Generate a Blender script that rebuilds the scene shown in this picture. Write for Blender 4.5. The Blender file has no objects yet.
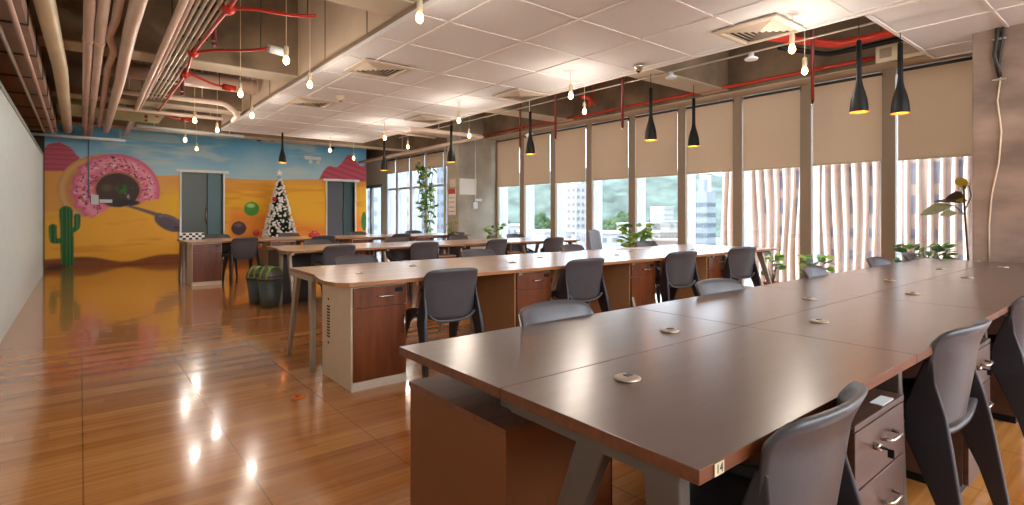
import bpy, math, random
import numpy as np
from mathutils import Vector, Matrix
R = math.radians
random.seed(7)
sc = bpy.context.scene
C = sc.collection

# ------------------------------------------------------------------ camera
HC = 1.2
F_PX = 537.0
cam_d = bpy.data.cameras.new('camera'); cam = bpy.data.objects.new('camera', cam_d); C.objects.link(cam)
cam_d.sensor_width = 36.0; cam_d.lens = 36.0 * F_PX / 1024.0
cam_d.shift_y = -(252.5 - 215.0) / 1024.0
cam_d.clip_start = 0.05; cam_d.clip_end = 3000
cam.location = (0, 0, HC); cam.rotation_euler = (R(90), 0, -math.atan2(432, 537))
sc.camera = cam

# ------------------------------------------------------------------ world, sun, exposure
sc.view_settings.view_transform = 'Standard'; sc.view_settings.look = 'None'
sc.view_settings.gamma = 1.0; sc.view_settings.use_curve_mapping = False
sc.view_settings.exposure = 0.98
SKY_STRENGTH = 6.4
SUN_STRENGTH = 5.0
BULB_W = 6.5
w = bpy.data.worlds.new('world'); sc.world = w; w.use_nodes = True
nt = w.node_tree; nt.nodes.clear()
wo = nt.nodes.new('ShaderNodeOutputWorld'); bg = nt.nodes.new('ShaderNodeBackground')
tc = nt.nodes.new('ShaderNodeTexCoord'); sp = nt.nodes.new('ShaderNodeSeparateXYZ')
rp = nt.nodes.new('ShaderNodeValToRGB')
nt.links.new(tc.outputs['Generated'], sp.inputs[0]); nt.links.new(sp.outputs['Z'], rp.inputs[0])
rp.color_ramp.elements[0].position = 0.0; rp.color_ramp.elements[0].color = (0.93, 0.96, 1.0, 1)
rp.color_ramp.elements[1].position = 0.55; rp.color_ramp.elements[1].color = (0.75, 0.86, 1.0, 1)
nt.links.new(rp.outputs[0], bg.inputs['Color']); bg.inputs['Strength'].default_value = SKY_STRENGTH
nt.links.new(bg.outputs[0], wo.inputs[0])
sun_d = bpy.data.lights.new('sun', 'SUN'); sun = bpy.data.objects.new('sun', sun_d); C.objects.link(sun)
sun_d.energy = SUN_STRENGTH; sun_d.angle = R(1.0); sun_d.color = (1, 0.93, 0.84)
sun.rotation_euler = Vector((0.75, -0.25, -0.62)).to_track_quat('-Z', 'Y').to_euler()
try:
    sc.cycles.max_bounces = 10; sc.cycles.diffuse_bounces = 5; sc.cycles.glossy_bounces = 4
    sc.cycles.transparent_max_bounces = 12; sc.cycles.sample_clamp_indirect = 6.0
    sc.cycles.caustics_reflective = False; sc.cycles.caustics_refractive = False
    sc.cycles.use_denoising = True
except Exception: pass

# ------------------------------------------------------------------ helpers
def lin(c):
    return tuple(((v / 255.0) / 12.92 if v / 255.0 <= 0.04045 else ((v / 255.0 + 0.055) / 1.055) ** 2.4) for v in c)

class MB:
    """collects vertices and faces for one mesh object"""
    def __init__(s): s.v = []; s.f = []; s.mi = []; s.sm = []
    def add(s, vs, fs, mi=0, smooth=False):
        b = len(s.v); s.v += [tuple(p) for p in vs]
        for f in fs: s.f.append([b + i for i in f]); s.mi.append(mi); s.sm.append(smooth)
    def box(s, x0, x1, y0, y1, z0, z1, mi=0):
        vs = [(x, y, z) for z in (z0, z1) for y in (y0, y1) for x in (x0, x1)]
        s.add(vs, [(0, 2, 3, 1), (4, 5, 7, 6), (0, 1, 5, 4), (2, 6, 7, 3), (0, 4, 6, 2), (1, 3, 7, 5)], mi)
    def loft(s, rings, mi=0, smooth=False, cap=True):
        n = len(rings[0]); vs = [p for r in rings for p in r]; fs = []
        for k in range(len(rings) - 1):
            for i in range(n):
                j = (i + 1) % n
                fs.append((k * n + i, k * n + j, (k + 1) * n + j, (k + 1) * n + i))
        s.add(vs, fs, mi, smooth)
        if cap:
            b = len(s.v) - len(vs)
            s.f.append([b + i for i in range(n)][::-1]); s.mi.append(mi); s.sm.append(False)
            s.f.append([b + (len(rings) - 1) * n + i for i in range(n)]); s.mi.append(mi); s.sm.append(False)
    def tube(s, pts, r, n=10, mi=0, cap=True):
        P = [Vector(p) for p in pts]; rs = r if isinstance(r, (list, tuple)) else [r] * len(P)
        rings = []; prev = None
        for i, p in enumerate(P):
            a = P[max(i - 1, 0)]; b = P[min(i + 1, len(P) - 1)]; d = (b - a).normalized()
            if prev is None:
                up = Vector((0, 0, 1)) if abs(d.z) < 0.9 else Vector((1, 0, 0)); x = d.cross(up).normalized()
            else:
                x = (prev - d * prev.dot(d)).normalized()
            y = d.cross(x); prev = x
            rings.append([p + (x * math.cos(t) + y * math.sin(t)) * rs[i] for t in [2 * math.pi * k / n for k in range(n)]])
        s.loft(rings, mi, True, cap)
    def lathe(s, prof, c=(0, 0, 0), n=20, mi=0, cap=True):
        rings = [[(c[0] + r * math.cos(2 * math.pi * k / n), c[1] + r * math.sin(2 * math.pi * k / n), c[2] + z) for k in range(n)] for r, z in prof]
        s.loft(rings, mi, True, cap)
    def sphere(s, c, r, n=10, m=6, mi=0, sz=1.0):
        s.lathe([(max(r * math.sin(math.pi * k / m), 1e-4), -r * sz * math.cos(math.pi * k / m)) for k in range(m + 1)], c, n, mi)
    def bar(s, a, b, w1, w2, mi=0):
        """a square bar from a to b"""
        a = Vector(a); b = Vector(b); d = (b - a).normalized()
        up = Vector((0, 0, 1)) if abs(d.z) < 0.9 else Vector((0, 1, 0)); x = d.cross(up).normalized(); y = d.cross(x)
        q = lambda p: [p + x * w1 / 2 + y * w2 / 2, p - x * w1 / 2 + y * w2 / 2, p - x * w1 / 2 - y * w2 / 2, p + x * w1 / 2 - y * w2 / 2]
        s.loft([q(a), q(b)], mi)
    def prism(s, poly, z0, z1, mi=0):
        n = len(poly)
        s.loft([[(x, y, z0) for x, y in poly], [(x, y, z1) for x, y in poly]], mi)
    def build(s, name, mats, parent=None, bevel=0, loc=None):
        me = bpy.data.meshes.new(name); me.from_pydata(s.v, [], s.f); me.update()
        if not isinstance(mats, (list, tuple)): mats = [mats]
        for m in mats: me.materials.append(m)
        me.polygons.foreach_set('material_index', s.mi); me.polygons.foreach_set('use_smooth', s.sm)
        o = bpy.data.objects.new(name, me); C.objects.link(o)
        if parent is not None: o.parent = parent
        if loc: o.location = loc
        if bevel:
            b = o.modifiers.new('edge', 'BEVEL'); b.width = bevel; b.segments = 2; b.limit_method = 'ANGLE'; b.angle_limit = R(40)
        return o

def tag(o, label=None, cat=None, group=None, kind=None):
    if label: o['label'] = label
    if cat: o['category'] = cat
    if group: o['group'] = group
    if kind: o['kind'] = kind
    return o
def empty(name, loc=(0, 0, 0), rz=0):
    o = bpy.data.objects.new(name, None); C.objects.link(o); o.location = loc; o.rotation_euler = (0, 0, rz); o.empty_display_size = 0.1
    return o
def struct(o): o['kind'] = 'structure'; return o
def copy_tree(o, parent=None):
    c = o.copy(); C.objects.link(c)
    if parent is not None: c.parent = parent
    for ch in list(o.children): copy_tree(ch, c)
    return c

# ------------------------------------------------------------------ materials
def newmat(name):
    m = bpy.data.materials.new(name); m.use_nodes = True; nt = m.node_tree
    return m, nt, nt.nodes['Principled BSDF']
def plain(name, col, rough=0.5, metal=0.0, coat=0.0, noise=0.0, nscale=8.0, bump=0.0, spec=0.5, stretch=(1, 1, 1)):
    m, nt, b = newmat(name); c = lin(col)
    b.inputs['Roughness'].default_value = rough; b.inputs['Metallic'].default_value = metal
    b.inputs['Coat Weight'].default_value = coat; b.inputs['Coat Roughness'].default_value = 0.22; b.inputs['Specular IOR Level'].default_value = spec
    tc = nt.nodes.new('ShaderNodeTexCoord'); mp = nt.nodes.new('ShaderNodeMapping'); mp.inputs['Scale'].default_value = stretch
    nz = nt.nodes.new('ShaderNodeTexNoise'); nz.inputs['Scale'].default_value = nscale; nz.inputs['Detail'].default_value = 5
    nt.links.new(tc.outputs['Object'], mp.inputs[0]); nt.links.new(mp.outputs[0], nz.inputs['Vector'])
    mx = nt.nodes.new('ShaderNodeMix'); mx.data_type = 'RGBA'
    k = max(noise, 0.02)
    mx.inputs[6].default_value = tuple(v * (1 - k) for v in c) + (1,); mx.inputs[7].default_value = tuple(min(1, v * (1 + k)) for v in c) + (1,)
    mr = nt.nodes.new('ShaderNodeMapRange'); mr.inputs[1].default_value = 0.3; mr.inputs[2].default_value = 0.7
    nt.links.new(nz.outputs[0], mr.inputs[0]); nt.links.new(mr.outputs[0], mx.inputs[0]); nt.links.new(mx.outputs[2], b.inputs['Base Color'])
    if bump:
        bp = nt.nodes.new('ShaderNodeBump'); bp.inputs['Strength'].default_value = bump; bp.inputs['Distance'].default_value = 0.01
        nt.links.new(nz.outputs[0], bp.inputs['Height']); nt.links.new(bp.outputs[0], b.inputs['Normal'])
    return m
def wood(name, dark, light, rough=0.35, scale=(1.2, 14, 14), coat=0.0, spec=0.5):
    m, nt, b = newmat(name)
    b.inputs['Roughness'].default_value = rough; b.inputs['Coat Weight'].default_value = coat; b.inputs['Coat Roughness'].default_value = 0.22; b.inputs['Specular IOR Level'].default_value = spec
    tc = nt.nodes.new('ShaderNodeTexCoord'); mp = nt.nodes.new('ShaderNodeMapping'); mp.inputs['Scale'].default_value = scale
    n1 = nt.nodes.new('ShaderNodeTexNoise'); n1.inputs['Scale'].default_value = 1.5; n1.inputs['Detail'].default_value = 8; n1.inputs['Distortion'].default_value = 0.6
    n1.inputs['Roughness'].default_value = 0.65
    r = nt.nodes.new('ShaderNodeValToRGB'); r.color_ramp.elements[0].position = 0.3; r.color_ramp.elements[1].position = 0.72
    r.color_ramp.elements[0].color = lin(dark) + (1,); r.color_ramp.elements[1].color = lin(light) + (1,)
    nt.links.new(tc.outputs['Object'], mp.inputs[0]); nt.links.new(mp.outputs[0], n1.inputs['Vector']); nt.links.new(n1.outputs[0], r.inputs[0])
    nt.links.new(r.outputs[0], b.inputs['Base Color'])
    return m
def emis(name, col, s):
    m, nt, b = newmat(name); c = lin(col) + (1,)
    b.inputs['Base Color'].default_value = c; b.inputs['Emission Color'].default_value = c; b.inputs['Emission Strength'].default_value = s
    return m

M = {}
M['plastic'] = plain('chair_plastic', (74, 69, 71), 0.36, noise=0.05, nscale=60, bump=0.03)
M['plastic_dark'] = plain('chair_leg_plastic', (44, 39, 44), 0.45)
M['white'] = plain('white_paint', (240, 238, 232), 0.5)
M['cream'] = plain('cream_laminate', (205, 188, 160), 0.45)
M['shade_beige'] = plain('shade_and_print_beige', (150, 132, 112), 0.5, metal=0.0)  # room side of white posts, shade put into the colour; also sign print
M['frame_white'] = plain('white_frame', (225, 230, 235), 0.4)
M['chrome'] = plain('brushed_nickel', (200, 190, 175), 0.25, metal=1.0)
M['black'] = plain('black_metal', (14, 13, 14), 0.55, spec=0.3)
M['darkmetal'] = plain('dark_metal', (60, 56, 54), 0.45, metal=0.5)
M['legmetal'] = plain('leg_metal', (165, 148, 128), 0.4, metal=0.3)
M['legdark'] = plain('leg_metal_dark', (92, 82, 74), 0.4, metal=0.3)
M['red'] = plain('red_pipe', (190, 48, 30), 0.4)
M['darkred'] = plain('dark_red_pipe', (110, 30, 24), 0.45)
M['pvc'] = plain('pvc_pipe', (226, 202, 186), 0.35, noise=0.08, nscale=3)
M['pvc_pink'] = plain('pink_pipe', (212, 182, 168), 0.35, noise=0.08, nscale=3)
M['pvc_cream'] = plain('cream_pipe', (226, 214, 180), 0.4, noise=0.08, nscale=3)
M['conduit'] = plain('grey_conduit', (190, 174, 158), 0.35, metal=0.3)
M['orange'] = plain('orange_tape', (220, 120, 30), 0.5)
M['concrete'] = plain('beam_concrete', (134, 114, 92), 0.85, noise=0.45, nscale=1.6, bump=0.3)
M['slab'] = plain('slab_concrete', (92, 72, 54), 0.9, noise=0.55, nscale=1.2, bump=0.3)
M['column'] = plain('column_concrete', (150, 128, 114), 0.7, noise=0.34, nscale=1.8, bump=0.15, stretch=(1, 1, 2.2))
M['column_far'] = plain('grey_concrete', (166, 158, 142), 0.75, noise=0.2, nscale=2.2, bump=0.15)
M['beam_under'] = plain('pale_beam_underside', (190, 175, 155), 0.8, noise=0.12, nscale=2)  # beam underside, paler than the other beam faces
M['soffit'] = plain('soffit_board', (222, 196, 170), 0.6, noise=0.06, nscale=2)
M['tile'] = plain('ceiling_tile', (226, 226, 230), 0.75, noise=0.02, nscale=30)
M['tbar'] = plain('ceiling_bar', (232, 226, 224), 0.6)
M['vent'] = plain('vent_metal', (205, 190, 172), 0.5)
M['ventdark'] = plain('vent_inside', (70, 60, 52), 0.8)
M['top_dark'] = wood('walnut_top', (60, 37, 30), (80, 54, 45), 0.30, (1.0, 10, 10), 0.7, 0.9)
M['edge_dark'] = wood('walnut_edge', (88, 42, 16), (126, 66, 28), 0.5, (2, 20, 20))
M['top_tan'] = wood('oak_top', (176, 130, 92), (212, 170, 130), 0.3, (1.0, 10, 10), 0.8, 0.8)
M['edge_tan'] = wood('oak_edge', (150, 96, 54), (176, 118, 72), 0.4, (2, 20, 20))
M['door_red'] = wood('mahogany_front', (86, 38, 14), (126, 66, 30), 0.35, (14, 14, 1.2))
M['door_brown'] = wood('brown_front', (72, 46, 36), (98, 68, 54), 0.33, (1.5, 16, 16))
M['carc_brown'] = plain('brown_board', (116, 62, 20), 0.55, noise=0.06, nscale=3)
M['carc_dark'] = plain('dark_board', (44, 27, 20), 0.5)
M['carc_cream'] = plain('cream_board', (216, 196, 166), 0.45, noise=0.03)
M['carc_tan'] = plain('tan_board', (176, 128, 84), 0.45, noise=0.03)
M['kick'] = plain('cream_plinth', (222, 210, 190), 0.45)
M['grom'] = plain('grommet_metal', (180, 160, 140), 0.3, metal=0.6)
M['grom_dark'] = plain('grommet_dark', (40, 34, 32), 0.4)
M['leaf'] = plain('leaf_green', (92, 140, 50), 0.45, noise=0.4, nscale=9)
M['leaf_dark'] = plain('leaf_dark_green', (52, 92, 40), 0.45, noise=0.4, nscale=9)
M['leaf_lime'] = plain('leaf_lime', (140, 180, 60), 0.45, noise=0.25, nscale=9)
M['leaf_brown'] = plain('leaf_olive', (140, 130, 90), 0.5, noise=0.25, nscale=6)
M['stem'] = plain('stem_brown', (96, 84, 54), 0.6)
for k_ in ('leaf', 'leaf_dark', 'leaf_lime', 'leaf_brown'):
    nt_ = M[k_].node_tree; tr_ = nt_.nodes.new('ShaderNodeBsdfTranslucent'); tr_.inputs[0].default_value = {'leaf': (.25, .45, .08, 1), 'leaf_dark': (.12, .28, .06, 1), 'leaf_lime': (.5, .65, .12, 1), 'leaf_brown': (.4, .36, .18, 1)}[k_]
    mx_ = nt_.nodes.new('ShaderNodeMixShader'); mx_.inputs[0].default_value = .4; o_ = nt_.nodes['Material Output']
    nt_.links.new(nt_.nodes['Principled BSDF'].outputs[0], mx_.inputs[1]); nt_.links.new(tr_.outputs[0], mx_.inputs[2]); nt_.links.new(mx_.outputs[0], o_.inputs[0])
M['terracotta'] = plain('terracotta', (196, 92, 52), 0.7)
M['binplastic'] = plain('bin_plastic', (62, 66, 62), 0.4)
M['lidplastic'] = plain('bin_lid', (92, 84, 76), 0.4)
M['paper'] = plain('paper', (232, 230, 224), 0.6)
M['paper_red'] = plain('red_print', (190, 60, 50), 0.6)
M['text'] = plain('ink', (40, 36, 34), 0.6)
M['shade_in'] = plain('lamp_gold', (240, 140, 40), 0.4)
M['bulb'] = emis('bulb_glow', (255, 200, 120), 14)
M['socket'] = plain('bulb_socket', (225, 205, 175), 0.5)
M['blind'] = plain('blind_fabric', (196, 168, 138), 0.8, noise=0.03, nscale=200)
M['mesh'] = plain('grey_mesh', (150, 155, 162), 0.7, noise=0.1, nscale=200)
M['needles'] = plain('fir_needles', (30, 52, 34), 0.7, noise=0.4, nscale=20)
M['bauble'] = plain('silver_bauble', (246, 244, 238), 0.35)
M['cloth_red'] = plain('red_cloth', (200, 50, 50), 0.7)
M['rail'] = plain('dark_rail', (50, 44, 40), 0.5)

# blind fabric lets daylight glow through a little
def blind_mat():
    m, nt, b = newmat('blind_translucent'); out = nt.nodes['Material Output']
    c = lin((224, 204, 180)) + (1,)
    b.inputs['Base Color'].default_value = c; b.inputs['Roughness'].default_value = 0.9
    tr = nt.nodes.new('ShaderNodeBsdfTranslucent'); tr.inputs[0].default_value = lin((224, 206, 184)) + (1,)
    mx = nt.nodes.new('ShaderNodeMixShader'); mx.inputs[0].default_value = 0.32
    nz = nt.nodes.new('ShaderNodeTexNoise'); nz.inputs['Scale'].default_value = 250
    bp = nt.nodes.new('ShaderNodeBump'); bp.inputs['Strength'].default_value = 0.08
    nt.links.new(nz.outputs[0], bp.inputs['Height']); nt.links.new(bp.outputs[0], b.inputs['Normal'])
    nt.links.new(b.outputs[0], mx.inputs[1]); nt.links.new(tr.outputs[0], mx.inputs[2]); nt.links.new(mx.outputs[0], out.inputs[0])
    return m
M['blind'] = blind_mat()
def glass_mat(name, tint=(0.96, 0.98, 1.0), refl=0.06):
    m = bpy.data.materials.new(name); m.use_nodes = True; nt = m.node_tree; nt.nodes.clear()
    out = nt.nodes.new('ShaderNodeOutputMaterial'); t = nt.nodes.new('ShaderNodeBsdfTransparent'); g = nt.nodes.new('ShaderNodeBsdfGlossy')
    t.inputs[0].default_value = tint + (1,); g.inputs['Roughness'].default_value = 0.02
    mx = nt.nodes.new('ShaderNodeMixShader'); mx.inputs[0].default_value = refl
    nt.links.new(t.outputs[0], mx.inputs[1]); nt.links.new(g.outputs[0], mx.inputs[2]); nt.links.new(mx.outputs[0], out.inputs[0])
    return m
M['glass'] = glass_mat('window_glass', (0.68, 0.70, 0.72))

def floor_mat():
    m, nt, b = newmat('glossy_wood_floor'); N = nt.nodes.new; L = nt.links.new
    tc = N('ShaderNodeTexCoord'); sp = N('ShaderNodeSeparateXYZ'); L(tc.outputs['Object'], sp.inputs[0])
    def math_(op, a, bb=None, c=None):
        n = N('ShaderNodeMath'); n.operation = op
        for i, v in enumerate((a, bb, c)):
            if v is None: continue
            if isinstance(v, (int, float)): n.inputs[i].default_value = v
            else: L(v, n.inputs[i])
        return n.outputs[0]
    X, Y = sp.outputs['X'], sp.outputs['Y']
    row = math_('FLOOR', math_('DIVIDE', Y, 0.10))
    wn0 = N('ShaderNodeTexWhiteNoise'); wn0.noise_dimensions = '1D'; L(row, wn0.inputs['W'])
    col = math_('FLOOR', math_('DIVIDE', math_('ADD', X, math_('MULTIPLY', wn0.outputs[0], 1.2)), 1.2))
    cx = N('ShaderNodeCombineXYZ'); L(row, cx.inputs[0]); L(col, cx.inputs[1])
    wn = N('ShaderNodeTexWhiteNoise'); wn.noise_dimensions = '2D'; L(cx.outputs[0], wn.inputs['Vector'])
    mp = N('ShaderNodeMapping'); mp.inputs['Scale'].default_value = (0.9, 20, 1); L(tc.outputs['Object'], mp.inputs[0])
    nz = N('ShaderNodeTexNoise'); nz.inputs['Scale'].default_value = 1.6; nz.inputs['Detail'].default_value = 7; nz.inputs['Distortion'].default_value = 0.4; L(mp.outputs[0], nz.inputs['Vector'])
    v = math_('ADD', math_('MULTIPLY_ADD', wn.outputs[0], 0.30, 0.10), math_('MULTIPLY', nz.outputs[0], 0.60))
    r = N('ShaderNodeValToRGB'); L(v, r.inputs[0])
    e = r.color_ramp.elements; e[0].position = 0.15; e[0].color = lin((142, 82, 30)) + (1,); e[1].position = 0.85; e[1].color = lin((216, 152, 84)) + (1,)
    k = e.new(0.5); k.color = lin((184, 116, 52)) + (1,)
    def line(A, off, step, wd):
        f = math_('FRACT', math_('DIVIDE', math_('SUBTRACT', A, off), step))
        return math_('LESS_THAN', f, wd / step)
    g = math_('MAXIMUM', line(X, 0.008, 0.61, 0.006), line(Y, 0.2, 0.61, 0.004))
    mx = N('ShaderNodeMix'); mx.data_type = 'RGBA'; L(math_('MULTIPLY', g, 0.6), mx.inputs[0]); L(r.outputs[0], mx.inputs[6]); mx.inputs[7].default_value = lin((96, 56, 26)) + (1,)
    L(mx.outputs[2], b.inputs['Base Color'])
    b.inputs['Roughness'].default_value = 0.16; b.inputs['Coat Weight'].default_value = 0.45; b.inputs['Coat Roughness'].default_value = 0.045
    n2 = N('ShaderNodeTexNoise'); n2.inputs['Scale'].default_value = 2.2; n2.inputs['Detail'].default_value = 2; L(tc.outputs['Object'], n2.inputs['Vector'])
    bp = N('ShaderNodeBump'); bp.inputs['Strength'].default_value = 0.12; bp.inputs['Distance'].default_value = 0.02
    L(n2.outputs[0], bp.inputs['Height']); L(bp.outputs[0], b.inputs['Normal']); L(bp.outputs[0], b.inputs['Coat Normal'])
    return m
M['floor'] = floor_mat()

# ------------------------------------------------------------------ room shell
XL, XW, YB, YF, ZS = -1.6, 8.0, 16.0, -3.6, 4.3     # left wall, window wall, mural wall, unseen front behind camera part open for fill light, slab
m = MB(); m.box(XL, XW + .45, YF, 19.2, -0.25, 0); struct(m.build('floor', M['floor']))
m = MB(); m.box(XL, XW + .45, YF, 19.2, ZS, ZS + .25); struct(m.build('ceiling', M['slab']))
m = MB(); m.box(XL - .2, XL, YF, 19.2, -.2, ZS + .2); struct(m.build('wall_left', plain('dark_wall', (62, 70, 68), 0.8)))
m = MB(); m.box(XL, XW + .45, 19.2, 19.4, -.2, ZS + .2); struct(m.build('wall_far', plain('pale_wall', (228, 222, 210), 0.8)))

m = MB(); m.box(XL, XW + .45, YF - .2, YF, -.2, 1.75); m.box(XL, .2, YF - .2, YF, 1.75, ZS + .2); struct(m.build('wall_light_baffle', plain('light_baffle', (196, 184, 170), .8)))  # unseen wall added behind the camera, opening sized to limit fill light
# fluted frosted partition along the aisle, bright colour stands for light from behind
m = MB(); n = 0; y = YF; prof = []
while y < 14.2:
    prof += [(-0.58, y), (-0.58, y + .045), (-0.592, y + .052), (-0.592, y + .068)]; y += .075
vs = [(x, yy, z) for z in (0.0, 2.38) for x, yy in prof]; k = len(prof)
m.add(vs, [(i, i + 1, k + i + 1, k + i) for i in range(k - 1)])
m.box(-0.66, -0.593, YF, 14.2, 0, 2.38)
struct(m.build('wall_partition', plain('frosted_panel', (212, 224, 222), 0.35, noise=0.03)))
m = MB(); m.box(-0.68, -0.57, YF, 14.2, 2.38, 2.43); m.box(-0.68, -0.57, 14.16, 14.26, 0, 2.43)
struct(m.build('trim_1', plain('partition_rail', (150, 158, 154), 0.4, metal=.4)))

# --- mural wall: the painting is paint on the wall, worked out in wall metres
DOORS = [(2.02, 2.97, 2.30), (5.76, 6.62, 2.22)]
xs = sorted(set(list(np.round(np.arange(-0.62, 7.001, 0.02), 3)) + [7.0]))
zs = sorted(set(list(np.round(np.arange(0, 4.31, 0.02), 3))))
xs = np.array(xs); zs = np.array(zs)
GX, GZ = np.meshgrid(xs, zs)
def sm(a, b, v): t = np.clip((v - a) / (b - a), 0, 1); return t * t * (3 - 2 * t)
def mixc(img, col, a):
    c = np.array(col, float); return img * (1 - a[..., None]) + c * a[..., None]
rng = np.random.RandomState(3)
def vnoise(x, z, s, seed):
    r = np.random.RandomState(seed).rand(64, 64); u = x * s + 100; v = z * s + 100
    i = np.floor(u).astype(int); j = np.floor(v).astype(int); fu = u - i; fv = v - j; fu = fu * fu * (3 - 2 * fu); fv = fv * fv * (3 - 2 * fv)
    g = lambda a, b: r[a % 64, b % 64]
    return (g(i, j) * (1 - fu) + g(i + 1, j) * fu) * (1 - fv) + (g(i, j + 1) * (1 - fu) + g(i + 1, j + 1) * fu) * fv
def fbm(x, z, s, seed): return vnoise(x, z, s, seed) * .5 + vnoise(x, z, s * 2.1, seed + 1) * .3 + vnoise(x, z, s * 4.3, seed + 2) * .2
def paint(x, z):
    n1 = fbm(x, z, 1.0, 1); n2 = fbm(x * .5, z * 3, 1.6, 5)
    img = np.zeros(x.shape + (3,)) + np.array([104, 176, 216.])
    img = mixc(img, (176, 212, 224), sm(3.2, 2.3, z + (n1 - .5) * .5))
    img = mixc(img, (214, 218, 208), sm(.52, .72, n2) * .6 * sm(2.2, 2.5, z))
    # pink rock table-lands
    a = (np.abs(x + .36) < .40 - .22 * sm(2.3, 2.85, z) ** 1.5 + (n1 - .5) * .15) & (z < 2.86 - np.abs(x + .36) * .45 + (n1 - .5) * .15)
    img = mixc(img, (205, 92, 112), a * 1.0); img = mixc(img, (170, 60, 84), (a & ((z * 9 % 1) < .35)) * .45)
    h = 2.28 + .68 * np.clip((x - 5.5) / .9, 0, 1) ** .8 - .18 * sm(6.45, 7.0, x) + .10 * np.sin(x * 9)
    a = (x > 5.5) & (z < h); img = mixc(img, (204, 86, 104), a * 1.0); img = mixc(img, (150, 52, 76), (a & (((z + x * .3) * 6 % 1) < .35)) * .4)
    # sand
    hor = 2.24 + .05 * np.sin(x * 1.3) - .08 * np.exp(-((x - 1.6) / .4) ** 2)
    s = sm(0, .03, hor - z)
    sand = np.zeros_like(img) + np.array([240, 170, 76.])
    sand = mixc(sand, (255, 200, 30), sm(2.0, 1.6, z) * sm(.7, 2.2, x))
    sand = mixc(sand, (255, 186, 50), sm(1.45, 1.1, z - .12 * np.sin(x * 2.2)) )
    sand = mixc(sand, (255, 190, 30), sm(3.0, 3.6, x) * sm(2.25, 1.9, z))
    sand = mixc(sand, (248, 148, 36), sm(3.0, 3.3, x) * sm(1.35, .9, z + .2 * np.sin(x * 1.4)))
    sand = mixc(sand, (226, 136, 36), sm(.55, .75, fbm(x * .6, z * 4, 1.3, 9)) * .45)
    sand = mixc(sand, (255, 205, 50), sm(.09, 0, np.abs(z - (1.30 + .12 * np.sin(x * 2.4 + .5) ))) * .5 * sm(1.9, 1.2, x))
    g = .24 - .22 * np.exp(-((x - .85) / .55) ** 2) + .05 * np.sin(x * 2)
    sand = mixc(sand, (150, 82, 34), sm(0.03, -.03, z - g)); sand = mixc(sand, (112, 56, 26), sm(.5, .7, n2) * sm(0.03, -.03, z - g) * .6)
    img = img * (1 - s[..., None]) + sand * s[..., None]
    # ring cake half sunk in the sand, with a pink glaze and sprinkles
    cut = z > 1.12 + .05 * np.sin(x * 9) * (x < .2) + .34 * sm(.12, .75, x) + .14 * sm(.8, 1.6, x)
    e = ((x - .52) / .94) ** 2 + ((z - 1.78) / .88) ** 2
    a = sm(1.0, .96, e) * cut; img = mixc(img, (214, 150, 82), a); img = mixc(img, (236, 184, 122), a * sm(.12, 0, np.abs(np.sqrt(e) - .9)) * .8)
    wob = .035 * np.sin(np.arctan2(z - 1.8, x - .68) * 17) + .02 * np.sin(np.arctan2(z - 1.8, x - .68) * 29)
    e2 = np.sqrt(((x - .70) / .87) ** 2 + ((z - 1.80) / .88) ** 2) + wob * (x < .3)
    a = sm(1.0, .97, e2) * cut; img = mixc(img, (238, 128, 158), a)
    img = mixc(img, (252, 182, 202), a * sm(.16, 0, np.abs(e2 - .78)) * .7); img = mixc(img, (206, 84, 120), a * sm(.12, 0, np.abs(e2 - .98)) * .5)
    for q in range(230):
        t = rng.rand() * 2 * math.pi; rr = .52 + .42 * rng.rand(); cxx = .69 + .84 * rr * math.cos(t); czz = 1.80 + .86 * rr * math.sin(t)
        th = rng.rand() * math.pi; dx = (x - cxx) * math.cos(th) + (z - czz) * math.sin(th); dz = -(x - cxx) * math.sin(th) + (z - czz) * math.cos(th)
        kk = (np.abs(dx) < .032) & (np.abs(dz) < .012); img = mixc(img, [(150, 40, 60), (90, 40, 50), (240, 235, 230), (220, 90, 60)][q % 4], kk * a * .9)
    e3 = np.sqrt(((x - .72) / .43) ** 2 + ((z - 1.80) / .42) ** 2)
    img = mixc(img, (196, 120, 70), sm(1.12, 1.04, e3) * cut * .8)
    img = mixc(img, (72, 48, 42), sm(1.03, .97, e3 + (n1 - .5) * .15))
    img = mixc(img, (120, 92, 60), sm(.5, .2, np.sqrt(((x - .5) / .3) ** 2 + ((z - 1.85) / .25) ** 2)) * .7)
    gk = sm(.9, .3, np.sqrt(((x - .78) / .2) ** 2 + ((z - 1.84) / .2) ** 2)); img = mixc(img, (48, 120, 40), gk * sm(.3, .6, fbm(x, z, 9, 12)))
    img = mixc(img, (196, 200, 190), sm(.58, .7, fbm(x, z, 11, 20)) * sm(1.1, .4, np.sqrt(((x - 1.0) / .25) ** 2 + ((z - 1.68) / .25) ** 2)) * .9)
    img = mixc(img, (50, 34, 34), sm(1.1, .8, np.sqrt(((x - .80) / .36) ** 2 + ((z - 1.50) / .09) ** 2)))
    # grey spoon lying in the sand
    t = np.clip((x - .9) / .62, 0, 1); zc = 1.42 - .22 * t ** 1.1; a = sm(.035 + .03 * t, .02 + .02 * t, np.abs(z - zc)) * (x > .88) * (x < 1.6)
    img = mixc(img, (120, 96, 96), a)
    rx = (x - 1.76) * .87 - (z - 1.0) * .5; rz = (x - 1.76) * .5 + (z - 1.0) * .87
    e4 = np.sqrt((rx / .36) ** 2 + (rz / .19) ** 2); img = mixc(img, (92, 80, 88), sm(1.0, .94, e4)); img = mixc(img, (150, 138, 146), sm(.22, .0, np.abs(e4 - .75)) * .6 * (rz > .02))
    img = mixc(img, (48, 42, 50), sm(.45, .2, np.sqrt(((x - 1.9) / .15) ** 2 + ((z - .88) / .08) ** 2)) * .9)
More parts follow.
